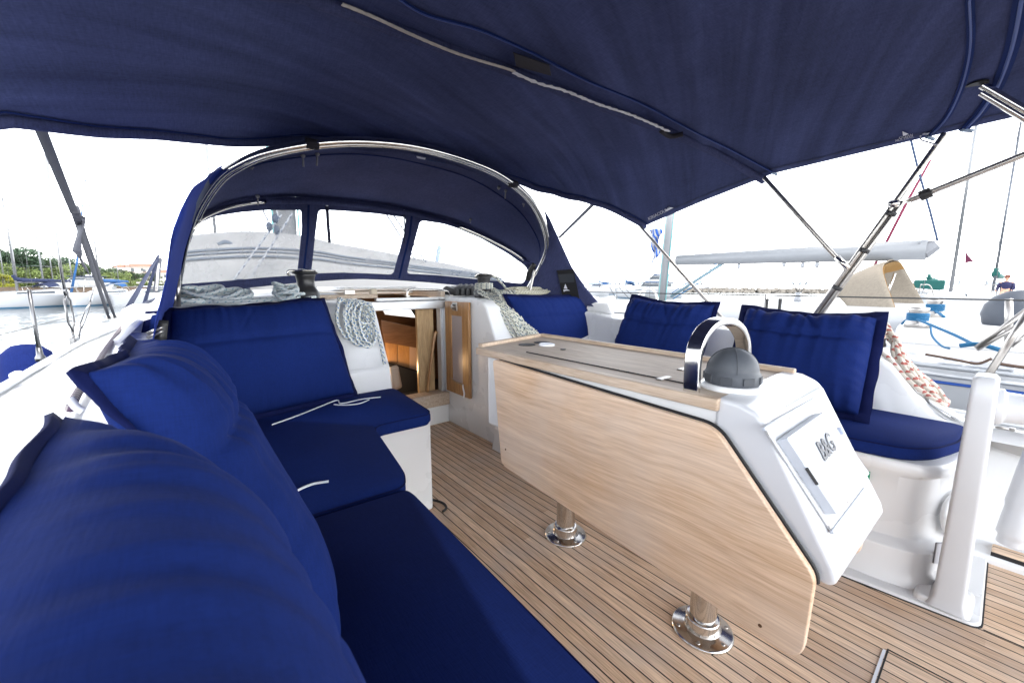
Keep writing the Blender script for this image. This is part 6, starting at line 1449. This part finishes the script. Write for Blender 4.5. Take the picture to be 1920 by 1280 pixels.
for dx in (-3.5,3.5):
    b=MB(); b.tube([rp(151,618,x_),rp(154+dx,607,x_),rp(165+dx,578,x_),rp(168,571,x_)],.006,seg=8); b.build('turnbuckle',RIG,sh_,smooth_=True)
b=MB(); b.box(cp_-Vector((.02,.09,.03)),cp_+Vector((.02,.09,.05))); b.build('chainplate',RIG,sh_,bevel=.008)
fd_=thing('fender','blue covered fender hanging outside the port toe rail at the left','fender',tuple(onx(52,690,-1.12)))
c=onx(52,690,-1.12)
b=MB(); b.lathe([(.02,.33),(.08,.32),(.15,.25),(.165,.15),(.165,-.35),(.12,-.48),(.02,-.52)],c-Vector((0,0,.12)),axis=(.0,.12,1),seg=24); b.build('fender_cover',cloth('fender_blue',(.010,.02,.11),weave=200,sheen=.1),fd_,smooth_=True)
b=MB(); b.tube([c+Vector((0,.02,.2)),c+Vector((.15,.02,.22))],.008,seg=6); b.build('fender_line',WHITE,fd_)
# genoa track on port deck (grey line with car)
tr=thing('deck_track','grey metal sheet track with a white car on the port deck edge','deck track',tuple(onz(60,690,.47)))
b=MB(); pts=[onz(x,y,.475) for x,y in ((-20,735),(30,707),(70,690),(110,670),(150,650),(178,638))]; b.tube(pts,.014,seg=6); b.build('track_rail',ALU,tr)
p=onz(30,703,.50); b=MB(); b.box(p-Vector((.02,.05,.02)),p+Vector((.02,.05,.02))); b.build('track_car',WHITE,tr,bevel=.01)
# navy lashing straps
ls=thing('lashing_straps','pair of navy webbing straps tied from a steel hoop down to the port foredeck','straps',tuple(onx(250,577,-.42)))
for a_,c_ in (((298,478),(240,577)),((296,482),(270,572))):
    wstrap(onx(*a_,-.30),onx(*c_,-.42),.038,.040,'navy_strap',NAVY,ls)
b=MB(); b.tube(smooth([onx(x,y,-.30) for x,y in ((292,470),(297,464),(304,472),(302,482),(297,500),(293,545))],6),.012,seg=8); b.build('strap_hook',STEELR,ls,smooth_=True)
wstrap(onx(300,484,-.29),onx(291,548,-.32),.07,.05,'grey_sleeve',STR,ls)
b=MB(); b.tube(smooth([onx(x,y,-.36) for x,y in ((258,577),(280,565),(305,556))],5),.018,seg=8); b.build('strap_bundle',NAVY,ls,smooth_=True)
# own mast, boom sheets and dinghy seen through the sprayhood windows
ms=thing('own_mast','grey mast of our own yacht seen through the left sprayhood window','mast',(1.15,6.4,.9))
b=MB(); b.tube([Vector((1.15,6.4,.95)),Vector((1.15,6.25,4)),Vector((1.15,5.9,13))],[.11,.105,.08],seg=20,flat=1.3); b.build('mast_tube',MASTM,ms,smooth_=True)
b=MB(); b.tube([Vector((.99,6.3,1.2)),Vector((.98,6.1,6))],.012,seg=6); b.tube([Vector((1.30,6.3,1.2)),Vector((1.30,6.1,6))],.012,seg=6); b.build('mast_halyard',plain('halyard_teal',(.12,.34,.34),.8),ms)
KL=rope_mat('sheet_flecked',(.30,.31,.33),(.08,.10,.14),None,dens=.4,f=14,turns=1)
sh2=thing('main_sheet','black flecked sheets running through blue blocks beyond the left sprayhood window','rope',(.5,4.2,1))
ym=4.0
for a_,c_ in (((528,402),(437,526)),((548,400),(466,526)),((493,395),(503,415)),((518,390),(522,412))):
    b=MB(); b.tube([ony(*a_,ym),ony(*c_,ym)],.008,seg=8); b.build('sheet',KL,sh2)
for px,py in ((516,410),(505,425),(519,432)):
    b=MB(); b.ball(ony(px,py,ym),.032,12,(.8,.5,1.3)); b.build('block',plain('block_blue',(.015,.03,.06),.5),sh2,smooth_=True)
b=MB(); b.lathe([(.07,0),(.065,.05),(.03,.09)],ony(450,532,ym)-Vector((0,0,.05)),seg=16); b.build('deck_block',plain('block_blue',(.015,.03,.06),.5),sh2,smooth_=True)
for a_,c_ in (((722,398),(800,520)),((734,398),(818,520))):
    b=MB(); b.tube([ony(*a_,4.4),ony(*c_,4.4)],.010,seg=8); b.build('sheet',KL,sh2)
b=MB(); b.tube([ony(824,462,5.0),ony(814,522,5.0)],.03,seg=8); b.build('vent_post',plain('post_blue',(.25,.32,.45),.5),sh2,smooth_=True)
dg=thing('stowed_dinghy','upturned pale grey inflatable dinghy with dark rubbing strakes on the foredeck','dinghy',(1.0,4.9,.95))
DG=plain('dinghy_pale',(.24,.24,.24),.6,var=.05,scale=2,bump=.2,bscale=30)
prof_=[(318,492),(326,462),(340,445),(400,437),(470,434),(560,442),(620,456),(700,470),(760,482),(840,496),(900,512)]
g=[]
for px,py in prof_:
    top=ony(px,py,4.8); h=top.z-.93; row=[]
    for k in range(13):
        t=math.pi*k/12; row.append(Vector((top.x,4.8-math.cos(t)*(.55+.25*h),.93+h*math.sin(t)**.7)))
    g.append(row)
g=[ [p for p in r] for r in zip(*[smooth([r[k] for r in g],4) for k in range(13)])]
b=MB(); b.grid(g); b.build('dinghy_tube',DG,dg,smooth_=True)
m1=len(g)
for f_,r_ in ((.30,.012),(.35,.010),(.40,.014)):
    pts=[]
    for r in g:
        k=f_*6; i0=int(k); pts.append(r[i0].lerp(r[i0+1],k-i0)+Vector((0,-.01,0)))
    b=MB(); b.tube(pts,r_,seg=6); b.build('rubbing_strake',plain('strake_grey',(.09,.11,.14),.6),dg,smooth_=True)
b=MB(); p=ony(410,460,4.3); b.tube(smooth([p,p+Vector((.05,0,.03)),p+Vector((.11,0,.0))],4),.02,seg=6); b.build('dinghy_handle',plain('strake_grey',(.09,.11,.14),.6),dg,smooth_=True)
# pale mast of another boat above sprayhood
sailboat('moored_sailboat','sailboat whose pale mast rises just left of the sprayhood top',418,24,az(418)+R(5),L=10,mast=14,cover=None,grp=None)
for o in list(bpy.data.objects):
    if '_w' in o: del o['_w']
